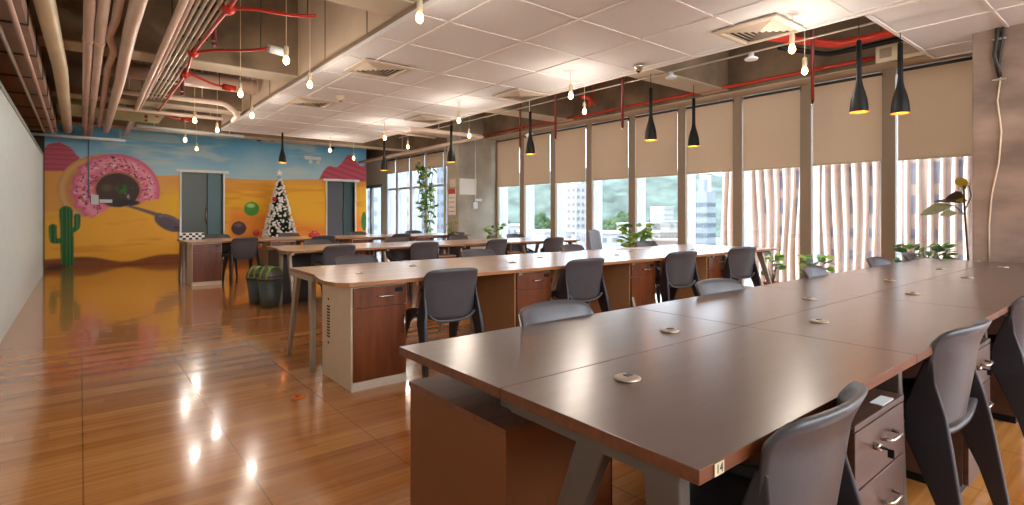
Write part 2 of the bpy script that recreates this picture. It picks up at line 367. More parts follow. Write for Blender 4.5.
    # cactus
    def cap(x0, z0, x1, z1, r):
        dx, dz = x1 - x0, z1 - z0; tt = np.clip(((x - x0) * dx + (z - z0) * dz) / (dx * dx + dz * dz + 1e-9), 0, 1)
        return np.sqrt((x - x0 - dx * tt) ** 2 + (z - z0 - dz * tt) ** 2) - r
    d = np.minimum.reduce([cap(-.22, .12, -.25, 1.29, .115), cap(-.47, .66, -.48, .93, .068), cap(-.47, .62, -.28, .60, .06), cap(-.055, .94, -.05, 1.18, .055), cap(-.06, .90, -.18, .80, .05)])
    sh = cap(-.22, .06, -.55, .0, .05); img = mixc(img, (70, 40, 26), sm(.03, -.03, sh) * .8)
    img = mixc(img, (26, 92, 38), sm(.008, -.008, d)); img = mixc(img, (78, 150, 66), sm(.008, -.008, d) * (np.sin(x * 95) > .55) * .7)
    # painted balls
    for (bx, bz, br, c1, c2) in ((3.68, 1.37, .20, (70, 150, 40), (190, 230, 140)), (3.36, .84, .19, (74, 44, 50), (130, 96, 104)), (3.80, .70, .09, (206, 60, 36), (240, 120, 70)), (3.98, .66, .06, (206, 60, 36), (240, 120, 70))):
        dd = np.sqrt((x - bx) ** 2 + (z - bz) ** 2) / br; img = mixc(img, c1, sm(1.0, .93, dd))
        d2 = np.sqrt((x - bx + br * .1) ** 2 + ((z - bz - br * .45) * 1.8) ** 2) / br; img = mixc(img, c2, sm(.75, .35, d2) * (dd < 1) * .9)
    img = mixc(img, (48, 130, 60), sm(1.0, .8, np.sqrt(((x - 6.93) / .10) ** 2 + ((z - 1.0) / .32) ** 2)))
    return np.clip(img, 0, 255)
img = paint(GX, GZ) / 255.0
col = np.where(img <= 0.04045, img / 12.92, ((img + .055) / 1.055) ** 2.4)
nx, nz_ = len(xs), len(zs)
verts = np.stack([GX.ravel(), np.full(GX.size, YB), GZ.ravel()], 1)
faces = []
for j in range(nz_ - 1):
    zc = (zs[j] + zs[j + 1]) / 2
    for i in range(nx - 1):
        xc = (xs[i] + xs[i + 1]) / 2
        if any(a < xc < b and zc < h for a, b, h in DOORS): continue
        a = j * nx + i; faces.append((a, a + 1, a + 1 + nx, a + nx))
me = bpy.data.meshes.new('wall_back'); me.from_pydata(verts.tolist(), [], faces)
ca = me.color_attributes.new('paint', 'FLOAT_COLOR', 'POINT')
ca.data.foreach_set('color', np.concatenate([col.reshape(-1, 3), np.ones((GX.size, 1))], 1).astype(np.float32).ravel())
mm, nt, b = newmat('mural_paint'); at = nt.nodes.new('ShaderNodeAttribute'); at.attribute_name = 'paint'
nt.links.new(at.outputs['Color'], b.inputs['Base Color']); b.inputs['Roughness'].default_value = 0.6
me.materials.append(mm); wb = bpy.data.objects.new('wall_back', me); C.objects.link(wb); struct(wb)
# body of the mural wall behind the paint
m = MB()
spans = [(-0.62, DOORS[0][0], 0, ZS), (DOORS[0][0], DOORS[0][1], DOORS[0][2], ZS), (DOORS[0][1], DOORS[1][0], 0, ZS), (DOORS[1][0], DOORS[1][1], DOORS[1][2], ZS), (DOORS[1][1], 7.0, 0, ZS)]
for a, b_, c_, d_ in spans: m.box(a, b_, YB + .01, YB + .18, c_, d_)
struct(m.build('wall_back_body', plain('plaster', (225, 220, 210), .8)))
m = MB(); m.box(XL, -.62, YB, YB + .18, 0, ZS); struct(m.build('wall_corner', plain('dark_plaster', (60, 52, 46), .8)))
# room behind the doors
m = MB(); m.box(1.4, 7.0, 18.0, 18.1, 0, 2.7); m.box(1.3, 1.4, YB + .18, 18.1, 0, 2.7); m.box(1.4, 7.0, YB + .19, 18.0, 2.7, 2.78); m.box(6.95, 7.0, YB + .18, 18.1, 0, 2.7)
struct(m.build('wall_lobby', plain('lobby_green', (84, 92, 78), .7)))
for n_, (a, b_, h) in enumerate(DOORS):
    m = MB(); m.box(a - .04, a, YB - .04, YB + .19, 0, h + .05); m.box(b_, b_ + .04, YB - .04, YB + .19, 0, h + .05); m.box(a, b_, YB - .04, YB + .19, h, h + .05)
    m.box(a - .12, b_ + .14, YB - .05, YB - .001, h + .0, h + .07)
    fr = struct(m.build('door_%d' % (n_ + 1), M['white'], bevel=.005))
    m = MB(); wsp = (b_ - a)
    m.box(a + .01, a + wsp * .62, YB + .12, YB + .16, .01, h - .01); m.build('door_leaf', plain('leaf_grey_%d' % n_, (58, 66, 54) if n_ == 0 else (92, 94, 98), .35), fr)
    m = MB(); m.box(a + wsp * .64, b_ - .01, YB + .10, YB + .14, .01, h - .01); lf = m.build('door_leaf', plain('leaf_teal_%d' % n_, (46, 96, 100) if n_ == 0 else (58, 84, 84), .35), fr)
    m = MB(); m.tube([(a + wsp * .60, YB + .09, 1.0), (a + wsp * .60, YB + .06, 1.03), (a + wsp * .60, YB + .06, 1.35), (a + wsp * .60, YB + .09, 1.38)], .014, 8)
    m.build('door_handle', M['chrome'] if n_ == 0 else M['darkred'], fr)

# --- concrete beams and columns
BY = [1.04, 4.3, 7.57, 10.83, 14.1]
for yb in BY[1:]:
    m = MB(); m.box(XL, 7.65, yb - .02, yb + .40, 3.10, ZS, 0); m.box(XL, 7.65, yb - .02, yb + .40, 3.085, 3.10, 1)
    struct(m.build('ceiling_beam', [M['concrete'] if yb < 20 else M['slab'], M['beam_under']]))
m = MB(); m.box(7.65, 8.12, YF, 19.2, 3.06, ZS, 0); m.box(7.65, 8.12, YF, 19.2, 3.045, 3.06, 1); struct(m.build('window_beam', [M['concrete'], M['beam_under']]))
m = MB(); m.box(6.9, 7.999, .79, 1.29, 0, ZS); struct(m.build('column_near', M['column'], bevel=.01))
m = MB(); m.box(6.9, 7.999, 10.58, 11.08, 0, ZS); struct(m.build('column_far', M['column_far'], bevel=.01))
# shallow downstand patch over the aisle
m = MB(); m.box(-.3, 1.2, 11.4, 12.6, 3.0, 3.5); tag(m.build('supply_duct', plain('green_duct', (150, 150, 110), .5, noise=.1)), 'pale olive boxed duct hanging over the far end of the aisle', 'duct')

# --- window wall
mull = [9.58 + 1.06 * 0, 8.53, 7.47, 6.39, 5.33, 4.33, 3.32, 2.32, 1.31]
ys = sorted([10.58] + mull[:-1] + [1.29] )
nwin = 0
def window(y0, y1, transom=None, name=None):
    """one bay of the window wall: frame, sill, glass"""
    global nwin; nwin += 1
    m = MB()
    m.box(8.0, 8.06, y1 - .075, y1 + .075, 0, 3.06, 0)                 # inside cover of the post; beige ones carry shade in their colour
    m.box(8.06, 8.34, y1 - .055, y1 + .055, -.3, 3.06, 1)              # deep post outside
    m.box(8.02, 8.12, y0 + .055, y1 - .055, 0, .10, 1)
    m.box(8.02, 8.12, y0 + .055, y1 - .055, 2.98, 3.06, 1)
    m.box(8.07, 8.11, y0 + .055, y0 + .10, .1, 2.98, 1)
    if transom: m.box(8.03, 8.13, y0 + .055, y1 - .055, transom - .03, transom + .03, 1)
    f = struct(m.build('window_%d' % nwin, [M['frame_white'] if transom else M['shade_beige'], M['frame_white']]))
    m = MB(); m.box(8.085, 8.093, y0 + .09, y1 - .05, .1, 2.98); m.build('pane', M['glass'], f)
    return f
bays = list(zip(ys[:-1], ys[1:]))
for a, b_ in bays: window(a, b_)
for a in np.arange(YF, .7, 1.0): window(a, min(a + 1.0, .79))
far = [11.08, 12.0, 12.95, 14.0, 14.95, 15.9, 16.65]
for a, b_ in zip(far[:-1], far[1:]): window(a, b_, 2.05)
# white wall with a glazed door past the mural
m = MB(); m.box(8.0, 8.12, 16.72, 17.0, 0, 3.06); m.box(8.0, 8.12, 17.0, 19.2, 2.25, 3.06); m.box(8.0, 8.12, 18.9, 19.2, 0, 2.25)
struct(m.build('wall_right', plain('white_wall', (232, 226, 214), .8)))
for a, b_ in ((17.0, 17.9), (17.9, 18.9)):
    m = MB(); m.box(8.0, 8.08, a, a + .08, 0, 2.25); m.box(8.0, 8.08, b_ - .08, b_, 0, 2.25); m.box(8.0, 8.08, a + .08, b_ - .08, 2.15, 2.25); m.box(8.0, 8.08, a + .08, b_ - .08, 0, .12)
    nm = 'door_%d' % (3 if a < 17.5 else 4); f = struct(m.build(nm, plain('grey_door_frame_' + nm, (130, 138, 140), .4, metal=.3)))
    m = MB(); m.box(8.03, 8.04, a + .08, b_ - .08, .12, 2.15); m.build('pane', M['glass'], f)
    m = MB(); m.tube([(7.99, b_ - .14, .9), (7.95, b_ - .14, .92), (7.95, b_ - .14, 1.5), (7.99, b_ - .14, 1.52)], .015, 8); m.build('door_handle', M['chrome'], f)

# --- roller blinds
ORD = ['first', 'second', 'third', 'fourth', 'fifth', 'sixth', 'seventh', 'eighth', 'ninth', 'tenth']
def blind(y0, y1, zb, label, group):
    t = tag(empty('roller_blind', (7.97, (y0 + y1) / 2, 3.0)), label, 'blind', group)
    h = (y1 - y0) / 2; m = MB()
    m.box(-.004, .004, -h, h, zb - 3.0, -.02); m.build('fabric', M['blind'], t)
    m = MB(); m.tube([(.02, -h, -.005), (.02, h, -.005)], .028, 12); m.build('roller_tube', M['rail'], t)
    m = MB(); m.box(-.01, .01, -h, h, zb - 3.0 - .022, zb - 3.0 + .004); m.build('bottom_rail', M['cream'], t)
for i, (a, b_) in enumerate(bays):
    if i == 0: lb = 'beige roller blind lowered halfway in the window beside the near concrete column'
    elif i == len(bays) - 1: lb = 'beige roller blind lowered halfway in the window against the far concrete column'
    else: lb = 'beige roller blind lowered halfway, %s window from the near concrete column' % ORD[i]
    blind(a + (.06 if i else .0), b_ - .115, 1.90 + .006 * (i % 2), lb, 'half lowered blinds on the window wall')
for i, (a, b_) in enumerate(zip(far[1:-1], far[2:])):
    blind(a + .07, b_ - .07, 2.58, 'short rolled up beige blind, %s window beyond the far concrete column' % ORD[i + 1], 'short blinds beyond the far column')

# ------------------------------------------------------------------ dropped ceiling
def dropped(x0, x1, y0, y1, nm):
    m = MB(); m.box(x0, x1, y0, y1, 3.0, 3.05); o = struct(m.build(nm, M['tile']))
    m = MB()
    gx = [v for v in [2.68 + .895 * k for k in range(-1, 8)] if x0 + .05 < v < x1 - .05]
    gy = [v for v in [3.46 + .81 * k for k in range(-12, 14)] if y0 + .05 < v < y1 - .05]
    for v in gx: m.box(v - .014, v + .014, y0, y1, 2.990, 2.9995)
    for v in gy: m.box(x0, x1, v - .012, v + .012, 2.9915, 2.9995)
    m.box(x0, x0 + .03, y0, y1, 2.985, 3.0); m.box(x1 - .03, x1, y0, y1, 2.985, 3.0); m.box(x0, x1, y0, y0 + .03, 2.985, 3.0); m.box(x0, x1, y1 - .03, y1, 2.985, 3.0)
    m.build('ceiling_grid', M['tbar'], o)
dropped(2.32, 5.47, YF, 12.7, 'ceiling_panel_main')
dropped(5.471, 7.64, YF, 1.77, 'ceiling_panel_side')
m = MB(); m.box(2.32, 2.36, YF, 12.7, 3.05, ZS); m.box(2.36, 5.43, 12.66, 12.7, 3.05, ZS - .9)
for k in range(14): m.box(2.314, 2.321, 12.6 - 1.22 * k - .01, 12.6 - 1.22 * k + .01, 3.05, ZS, 1)
m.box(2.30, 2.322, YF, 12.7, 3.03, 3.07, 1)
struct(m.build('trim_2', [M['soffit'], plain('soffit_joint', (140, 116, 92), .7)]))

def vent(x, y, label):
    t = tag(empty('ceiling_vent', (x, y, 2.985)), label, 'vent', 'square air vents in the dropped ceiling')
    s = .31; m = MB()
    ring = lambda q, z: [(-q, -q, z), (q, -q, z), (q, q, z), (-q, q, z)]
    m.loft([ring(s, 0.004), ring(s, -.012), ring(s - .05, -.022), ring(s - .06, .004)], 0, False, False); m.build('frame', M['vent'], t)
    m = MB(); m.add(ring(s - .06, .003), [(0, 1, 2, 3)]); m.build('backing', M['ventdark'], t)
    m = MB()
    for k in range(5):
        q = s - .075 - .045 * k
        m.loft([ring(q, .0), ring(q - .03, -.022), ring(q - .034, -.020), ring(q - .006, .002)], 0, False, False)
    m.build('louvre', M['vent'], t)
vent(5.12, 2.55, 'square metal air vent above the seating by the windows, over the black pendants')
vent(5.12, 6.16, 'square air vent at the window edge, one bay past the large near vent')
vent(5.05, 8.8, 'square air vent at the window edge, last before the far column')
vent(2.84, 6.14, 'square air vent at the aisle edge, first past the two lowest bulbs')
vent(2.84, 8.63, 'square air vent at the aisle edge, last before the mural wall')

# ------------------------------------------------------------------ bulbs and pendants
def make_bulb():
    t = empty('hanging_bulb')
    m = MB(); m.tube([(0, 0, .12), (0, 0, 1.0)], .004, 6); m.build('cord', M['socket'], t)
    m = MB(); m.lathe([(.012, .13), (.022, .12), (.024, .06), (.018, .03)], n=12); m.build('socket', M['socket'], t)
    m = MB(); m.lathe([(.014, .035), (.020, .02), (.028, -.002), (.030, -.02), (.021, -.04), (.005, -.05)], n=14); m.build('bulb', M['bulb'], t)
    ld = bpy.data.lights.new('bulb_light', 'POINT'); ld.energy = BULB_W; ld.color = (1.0, .90, .78); ld.shadow_soft_size = .045
    lo = bpy.data.objects.new('bulb_light', ld); C.objects.link(lo); lo.parent = t; lo.location = (0, 0, -.12)
    return t
proto_bulb = make_bulb(); used = [False]
def bulb(x, y, z, ztop, label, group):
    t = proto_bulb if not used[0] else copy_tree(proto_bulb); used[0] = True
    t.location = (x, y, z); tag(t, label, 'light bulb', group)
    c = [k for k in t.children if k.name.startswith('cord')][0]; c.scale = (1, 1, 1); 
    L_ = (ztop - z - .12) / .88; c.scale = (1, 1, L_); c.location = (0, 0, .12 - .12 * L_)
LB = [(1.55, 5.40), (2.05, 6.24), (1.54, 7.25), (2.01, 8.72), (1.41, 9.74), (1.88, 10.6), (1.63, 12.4), (2.05, 13.9)]
for i, (x, y) in enumerate(LB):
    zt = 3.085 if any(yy - .02 < y < yy + .4 for yy in BY) else ZS
    bulb(x, y, 2.70, zt, 'bare glowing bulb on a white cord, %s along the aisle, %s' % (ORD[i], 'outer line' if i % 2 == 0 else 'line against the boxed soffit'), 'bare bulbs over the aisle')
RB = [(4.98, 2.18, 1), (5.84, 2.43, 0), (4.78, 4.77, 1), (5.67, 5.38, 0), (4.66, 7.13, 1), (5.72, 8.4, 0), (4.6, 9.65, 1), (5.6, 10.6, 0), (4.5, 12.3, 1), (5.6, 13.6, 0)]
for i, (x, y, under) in enumerate(RB):
    bulb(x, y, 2.70, 2.99 if under else (3.085 if any(yy - .02 < y < yy + .4 for yy in BY) else ZS),
         'bare glowing bulb %s, %s pair from the near column' % ('under the dropped ceiling edge' if under else 'hung beside the dropped ceiling', ORD[i // 2]), 'bare bulbs by the window wall')
for q_, (x, y, under) in enumerate(((1.5, 2.2, 0), (2.0, 3.6, 0), (1.5, .4, 0), (1.5, -1.8, 0), (4.9, -.4, 1), (4.9, -2.4, 1))):  # unseen bulbs added to carry on the rows, kept for their light
    bulb(x, y, 2.70, 2.99 if under else ZS, 'bare glowing bulb hung over the unseen near part of the room, %s' % ORD[q_], 'bare bulbs out of view')

def make_pendant():
    t = empty('pendant_lamp'); m = MB()
    m.lathe([(.080, 0), (.078, .05), (.070, .12), (.054, .19), (.036, .25), (.026, .31), (.023, .40), (.022, .69), (.004, .70)], n=24, cap=False)
    s = m.build('lamp_shade', M['black'], t)
    m = MB(); m.lathe([(.076, .002), (.072, .06), (.060, .13), (.030, .22)], n=24, cap=False); m.lathe([(.0795, -.003), (.0795, .004), (.074, .004)], n=24, cap=False); m.build('gold_lining', M['shade_in'], s)
    m = MB(); m.tube([(0, 0, .69), (0, 0, 1.701)], .004, 6); m.build('cord', M['black'], t)
    m = MB(); m.sphere((0, 0, .06), .026, 12, 8); m.build('bulb', M['bulb'], t)
    ld = bpy.data.lights.new('bulb_light', 'POINT'); ld.energy = 1.2; ld.color = (1.0, .50, .16); ld.shadow_soft_size = .02
    lo = bpy.data.objects.new('bulb_light', ld); C.objects.link(lo); lo.parent = t; lo.location = (0, 0, .025)
    return t
pp = make_pendant()
PN = [(5.89, 1.95, 'black bottle shaped pendant lamp, larger of the two nearest the near column', 2.2, ZS),
      (6.28, 1.72, 'black bottle shaped pendant lamp hanging beside the near concrete column', 2.2, 3.0),
      (5.93, 4.42, 'black pendant lamp before the fifth blind, aisle side of its pair', 2.2, ZS),
      (6.94, 4.42, 'black pendant lamp before the fourth blind, window side of its pair', 2.2, ZS),
      (5.75, 6.67, 'black pendant lamp in front of the blind by the far column', 2.2, ZS),
      (5.45, 8.6, 'black pendant lamp in front of the brown side of the far column', 2.2, ZS),
      (5.3, 11.15, 'black pendant lamp in front of the white wall beyond the mural', 2.2, 3.08),
      (3.45, 12.3, 'black pendant lamp hanging above the decorated fir tree', 2.35, 3.0)]
for i, (x, y, lb, zb, zt) in enumerate(PN):
    t = pp if i == 0 else copy_tree(pp); t.location = (x, y, zb); tag(t, lb, 'pendant lamp', 'black pendant lamps')
    c = [k for k in t.children if k.name.startswith('cord')][0]; L_ = (zt - zb - .69) / 1.01; c.scale = (1, 1, L_); c.location = (0, 0, .69 - .69 * L_)

# ------------------------------------------------------------------ chairs
def make_chair():
    t = empty('plastic_chair')
    # backrest: curved shell, rounded lower corners, top rim flared
    m = MB(); NU, NV = 22, 14; vs = []
    for j in range(NV + 1):
        v = j / NV
        for i in range(NU + 1):
            s = -1 + 2 * i / NU
            zt = .80 + .018 * (1 - s * s) - .04 * abs(s) ** 10; zb_ = .445 + .11 * abs(s) ** 4.5
            z = zb_ + (zt - zb_) * v
            hgt = (z - .445) / .375
            a = s * (.98 - .05 * (1 - hgt)); hw = .208 + .012 * hgt
            x = hw * math.sin(a * 1.25) / math.sin(1.22); yb_ = -.185 - .055 * hgt - .022 * max(0, hgt - .8) / .2
            y = yb_ + .065 * (1 - math.cos(a * 1.25)) / (1 - math.cos(1.22))
            vs.append((x, y, z))
    q = NU + 1; m.add(vs, [(j * q + i, j * q + i + 1, (j + 1) * q + i + 1, (j + 1) * q + i) for j in range(NV) for i in range(NU)], 0, True)
    o = m.build('backrest', M['plastic'], t); sd = o.modifiers.new('thick', 'SOLIDIFY'); sd.thickness = .014; sd.offset = 0
    # seat: dished with raised flanks
    m = MB(); NU, NV = 16, 14; vs = []
    for j in range(NV + 1):
        v = j / NV
        for i in range(NU + 1):
            s = -1 + 2 * i / NU
            y = .215 - .41 * v; hw = .208 - .02 * v - .015 * (1 - v) ** 4
            z = .445 - .012 * math.cos(s * math.pi / 2) + .035 * abs(s) ** 5 * (.4 + v) - .03 * max(0, 1 - v * 7) ** 2
            vs.append((s * hw, y, z))
    q = NU + 1; m.add(vs, [(j * q + i, j * q + i + 1, (j + 1) * q + i + 1, (j + 1) * q + i) for j in range(NV) for i in range(NU)], 0, True)
    o = m.build('seat', M['plastic'], t); sd = o.modifiers.new('thick', 'SOLIDIFY'); sd.thickness = .016; sd.offset = 0
    # tapering blade legs, the rear pair running up the flanks of the back
    def blade(path):
        m = MB(); rings = []
        for (x, y, z, wx, wy) in path:
            rings.append([(x - wx / 2, y - wy / 2, z), (x + wx / 2, y - wy / 2, z), (x + wx / 2, y + wy / 2, z), (x - wx / 2, y + wy / 2, z)])
        m.loft(rings); return m
    for s in (-1, 1):
        blade([(s * .250, -.275, 0, .026, .036), (s * .238, -.225, .22, .028, .07), (s * .228, -.165, .42, .028, .13), (s * .216, -.150, .52, .020, .12), (s * .212, -.150, .62, .014, .06), (s * .210, -.160, .70, .010, .025)]).build('leg', M['plastic_dark'], t, bevel=.006)
        blade([(s * .232, .245, 0, .026, .036), (s * .222, .215, .22, .028, .08), (s * .213, .165, .40, .028, .16), (s * .214, .10, .47, .024, .20), (s * .215, .02, .50, .016, .14), (s * .215, -.09, .53, .012, .12)]).build('leg', M['plastic_dark'], t, bevel=.006)
    return t
pc = make_chair(); chair_used = [False]
def chair(x, y, rz, label, group):
    t = pc if not chair_used[0] else copy_tree(pc); chair_used[0] = True
    t.location = (x, y, 0); t.rotation_euler = (0, 0, rz); tag(t, label, 'chair', group); return t

# ------------------------------------------------------------------ desks
ROWS = {1: 'dark brown desk row', 2: 'long tan desk row', 3: 'third desk row', 4: 'desk row before the mural'}
def make_desk(L_, W_, top, edge, leg, end=0, far=False, legs=True, rounded=False):
    """half desk: x 0..L, y 0 (seat edge)..W (seam).  far=True is the mirrored half."""
    t = empty('office_desk'); sg = -1 if far else 1
    Y = lambda v: (W_ - v) if far else v
    def ybox(m, x0, x1, ya, yb_, z0, z1, mi=0): m.box(x0, x1, min(ya, yb_), max(ya, yb_), z0, z1, mi)
    m = MB()
    if rounded:
        poly = [(.06, W_)] if not far else [(.08, 0)]
        if not far: pts = [(-.0, .30 + .0), (-.055, .34), (-.06, .22), (-.03, .08), (.03, .01), (.14, 0)]; poly = [(.02, W_), (-.02, .5), (-.05, .36), (-.06, .22), (-.035, .09), (.03, .015), (.13, 0), (L_, 0), (L_, W_)]
        else: poly = [(.02, 0), (.03, .2), (.035, .4), (.03, W_ - .02), (.06, W_), (L_, W_), (L_, 0)]
        if far: poly = poly[::-1]
        m.prism(poly, .722, .75, 0)
    else:
        m.box(0, L_, 0, W_, .722, .75, 0)
    # thin edge band of lighter wood
    o = m.build('desktop', [top, edge], t, bevel=.0015)
    for p in o.data.polygons:
        if abs(p.normal.z) < .5: p.material_index = 1
    # grommet
    m = MB(); gx, gy = (.93, Y(W_ - .13)) if far else (.32, W_ - .155)
    m.lathe([(.036, .0), (.038, .004), (.030, .008), (.027, .008)], (gx, gy, .75), 20); m.lathe([(.026, .0), (.026, .0085)], (gx, gy, .75), 16, 0)
    g = m.build('grommet', M['grom'], t); m = MB(); m.box(gx - .004, gx + .02, gy - .006, gy + .012, .7555, .7605); m.build('cable_slot', M['grom_dark'], g)
    # rail beneath
    m = MB(); ybox(m, .08, L_ - .04, Y(W_ - .10), Y(W_ - .05), .66, .722); m.build('support_rail', M['legdark'], t)
    def splay(x, wd, spec):
        for (ya, yb_) in spec:                         # foot position, top position
            m = MB(); rings = []
            for z, f in ((0, 0), (.36, .5), (.722, 1.0)):
                yc = Y(ya + (yb_ - ya) * f); hw = (.036 + .05 * f) / 2
                rings.append([(x - wd, yc - hw, z), (x + wd, yc - hw, z), (x + wd, yc + hw, z), (x - wd, yc + hw, z)])
            m.loft(rings); m.build('leg', leg, t, bevel=.004)
        m = MB(); ybox(m, x - .02, x + .02, Y(.06), Y(W_ - .02), .69, .722); m.build('leg_beam', leg, t)
    if legs:
        splay(.04, .018, legs)
        if end == 1: splay(L_ - .04, .018, legs)
    return t

def handle(parent, x0, x1, y, z, mat='chrome', rough=True):
    m = MB(); m.tube([(x0, y, z), (x0 + .004, y - .022, z), (x0 + .014, y - .028, z), (x1 - .014, y - .028, z), (x1 - .004, y - .022, z), (x1, y, z)], .0055, 8)
    return m.build('handle', M[mat], parent)
def pedestal(x0, y0, wd, dp, h, front, carc, two=True, flip=False, lbl=None, lock=True):
    """drawer pedestal; front faces -y (or +y when flip)"""
    t = empty('drawer_pedestal', (x0, y0, 0)); s = -1 if flip else 1
    def B(m, a, b_, c, d, e, f, mi=0): m.box(a, b_, min(c * s, d * s), max(c * s, d * s), e, f, mi)
    m = MB(); B(m, 0, wd, .02, dp, .04, h); m.build('body', carc, t, bevel=.002)
    m = MB(); B(m, .01, wd - .01, .03, dp - .01, 0, .04); m.build('plinth', M['black'], t)
    m = MB(); B(m, 0, wd, 0, dp, h, h + .018); m.build('pedestal_top', carc, t, bevel=.002)
    zs_ = [(h - .165, h - .004), (.05, h - .171)] if two else [(h - .165, h - .004), (h - .34, h - .171), (.05, h - .346)]
    for i, (a, b_) in enumerate(zs_):
        m = MB(); B(m, .003, wd - .003, .0, .019, a, b_); d = m.build('drawer', front, t, bevel=.0015)
        if not flip:
            zc = (a + b_) / 2 if i == 0 or not two else b_ - .10
            handle(d, wd * .5, wd * .5 + .10, 0, zc + .015)
            if i == 0 and lock:
                m = MB(); m.tube([(wd * .36, 0, zc + .01), (wd * .36, -.018, zc + .01)], .011, 12); lk = m.build('lock', M['chrome'], d)
                m = MB(); m.tube([(wd * .36, -.018, zc + .01), (wd * .36, -.034, zc + .01)], .004, 6); m.box(wd * .36 - .002, wd * .36 + .002, -.05, -.034, zc - .012, zc + .012); m.build('key', M['black'], lk)
    return t
def cabinet(x0, y0, wd, dp, h, vents=False, side=None):
    t = empty('desk_cabinet', (x0, y0, 0)); side = side or M['carc_cream']
    m = MB(); m.box(0, wd, .02, dp, 0.0, h); m.build('body', side, t, bevel=.002)
    m = MB(); m.box(.0, wd, .004, .021, 0, .06); m.build('plinth', M['kick'], t)
    m = MB(); m.box(.012, wd - .006, 0, .019, h - .155, h - .02); d = m.build('drawer', M['door_red'], t, bevel=.0015); handle(d, wd * .45, wd * .45 + .12, 0, h - .085)
    m = MB(); m.tube([(wd * .84, .0, h - .05), (wd * .84, -.006, h - .05)], .012, 10); m.box(wd * .84 - .03, wd * .84 + .03, -.004, 0, h - .065, h - .035); m.build('lock', M['black'], d)
    m = MB(); m.box(.012, wd - .006, 0, .019, .064, h - .159); d = m.build('door', M['door_red'], t, bevel=.0015)
    m = MB(); m.tube([(wd - .03, 0, .36), (wd - .03, -.025, .37), (wd - .03, -.025, .47), (wd - .03, 0, .48)], .005, 8); m.build('handle', M['chrome'], d)
    if vents:
        m = MB()
        for k in range(11): m.box(-.002, .001, dp * .72, dp * .82, .30 + .022 * k, .312 + .022 * k)
        tag(m.build('vent_slots', M['black'], t), kind='stuff')
        for z in (.26, .58): m = MB(); m.tube([(-.003, dp * .77, z), (.001, dp * .77, z)], .010, 10); m.build('keyhole', M['black'], t)
    return t

def row_desks(xs_, y0, w1, w2, top, edge, leg, rname, rounded, near_legs, far_legs, first):
    L_ = xs_[1] - xs_[0]
    for k, x in enumerate(xs_[:-1]):
        for far in (False, True):
            en = 1 if k == len(xs_) - 2 else 0
            L_ = xs_[k + 1] - x
            d = make_desk(L_ - .003, w2 if far else w1, top, edge, leg, en, far, first[far] if k == 0 else (far_legs if far else near_legs), rounded and k == 0)
            if not far: d.location = (x, y0, 0)
            else: d.location = (x, y0 + w1 + .003, 0)
            tag(d, '%s %s, %s from the aisle on the %s side' % (rname[1], 'desk', ORD[k], 'mural' if far else 'camera'), 'desk', rname[0])
LEG_A = ((.05, .10), (.56, .27)); LEG_B = ((-.02, .22), (.58, .56))
# row 1 --------------------------------------------------
X1 = [.85, 2.10, 3.37, 4.62, 5.86, 6.88]
row_desks(X1, .53, .575, .565, M['top_dark'], M['edge_dark'], M['legdark'], ('dark brown front desk row', 'dark brown'), False, LEG_A, LEG_B, (LEG_A, None))
for k, x in enumerate((2.08, 3.35, 4.6)):
    p = pedestal(x - .42, .56, .42, .48, .60, M['door_brown'], M['door_brown'], True)
    tag(p, ['brown two drawer pedestal with a key in its lock, behind the frontmost chair', 'brown two drawer pedestal between the second and third chairs of the dark desk row', 'brown two drawer pedestal beyond the third chair of the dark desk row'][k], 'drawer unit', 'pedestals under the dark desk row')
t = tag(empty('side_cabinet', (.88, 1.12, 0)), 'large plain brown cabinet under the aisle end of the dark desk row', 'cabinet')
m = MB(); m.box(0, .42, .0, .53, 0, .612); m.build('body', M['carc_brown'], t, bevel=.002)
m = MB(); m.box(-.004, .424, -.004, .534, .612, .632); m.build('cabinet_top', M['edge_dark'], t, bevel=.002)
m = MB(); m.box(.43 - .02, .438, .01, .52, .02, .60); d = m.build('door', M['carc_dark'], t)
for k, x in enumerate(X1[1:-1]):
    p = pedestal(x + .03, 1.64, .40, .46, .60, M['door_brown'], M['door_brown'], True, True)
    tag(p, 'brown pedestal on the mural side of the dark desks, %s from the aisle' % ORD[k + 1], 'drawer unit', 'pedestals under the dark desk row')
# desk number label
t = empty('number_label', (.912, .5285, .736)); tag(t, 'small cream 14 sticker on the near corner of the dark desk edge', 'label')
m = MB(); m.box(-.016, .016, -.001, .0004, -.0115, .0115); m.build('sticker', plain('label_cream', (214, 200, 160), .6), t)
fc = bpy.data.curves.new('number_text', 'FONT'); fc.body = '14'; fc.size = .024; fc.align_x = 'CENTER'; fc.align_y = 'CENTER'; fc.extrude = .0003; fc.materials.append(M['text'])
ft = bpy.data.objects.new('number_text', fc); C.objects.link(ft); bpy.context.view_layer.update()
fme = bpy.data.meshes.new_from_object(ft); bpy.data.objects.remove(ft); fo = bpy.data.objects.new('number_text', fme); C.objects.link(fo); fo.parent = t; fo.rotation_euler = (R(90), 0, 0); fo.location = (0, -.0014, 0)

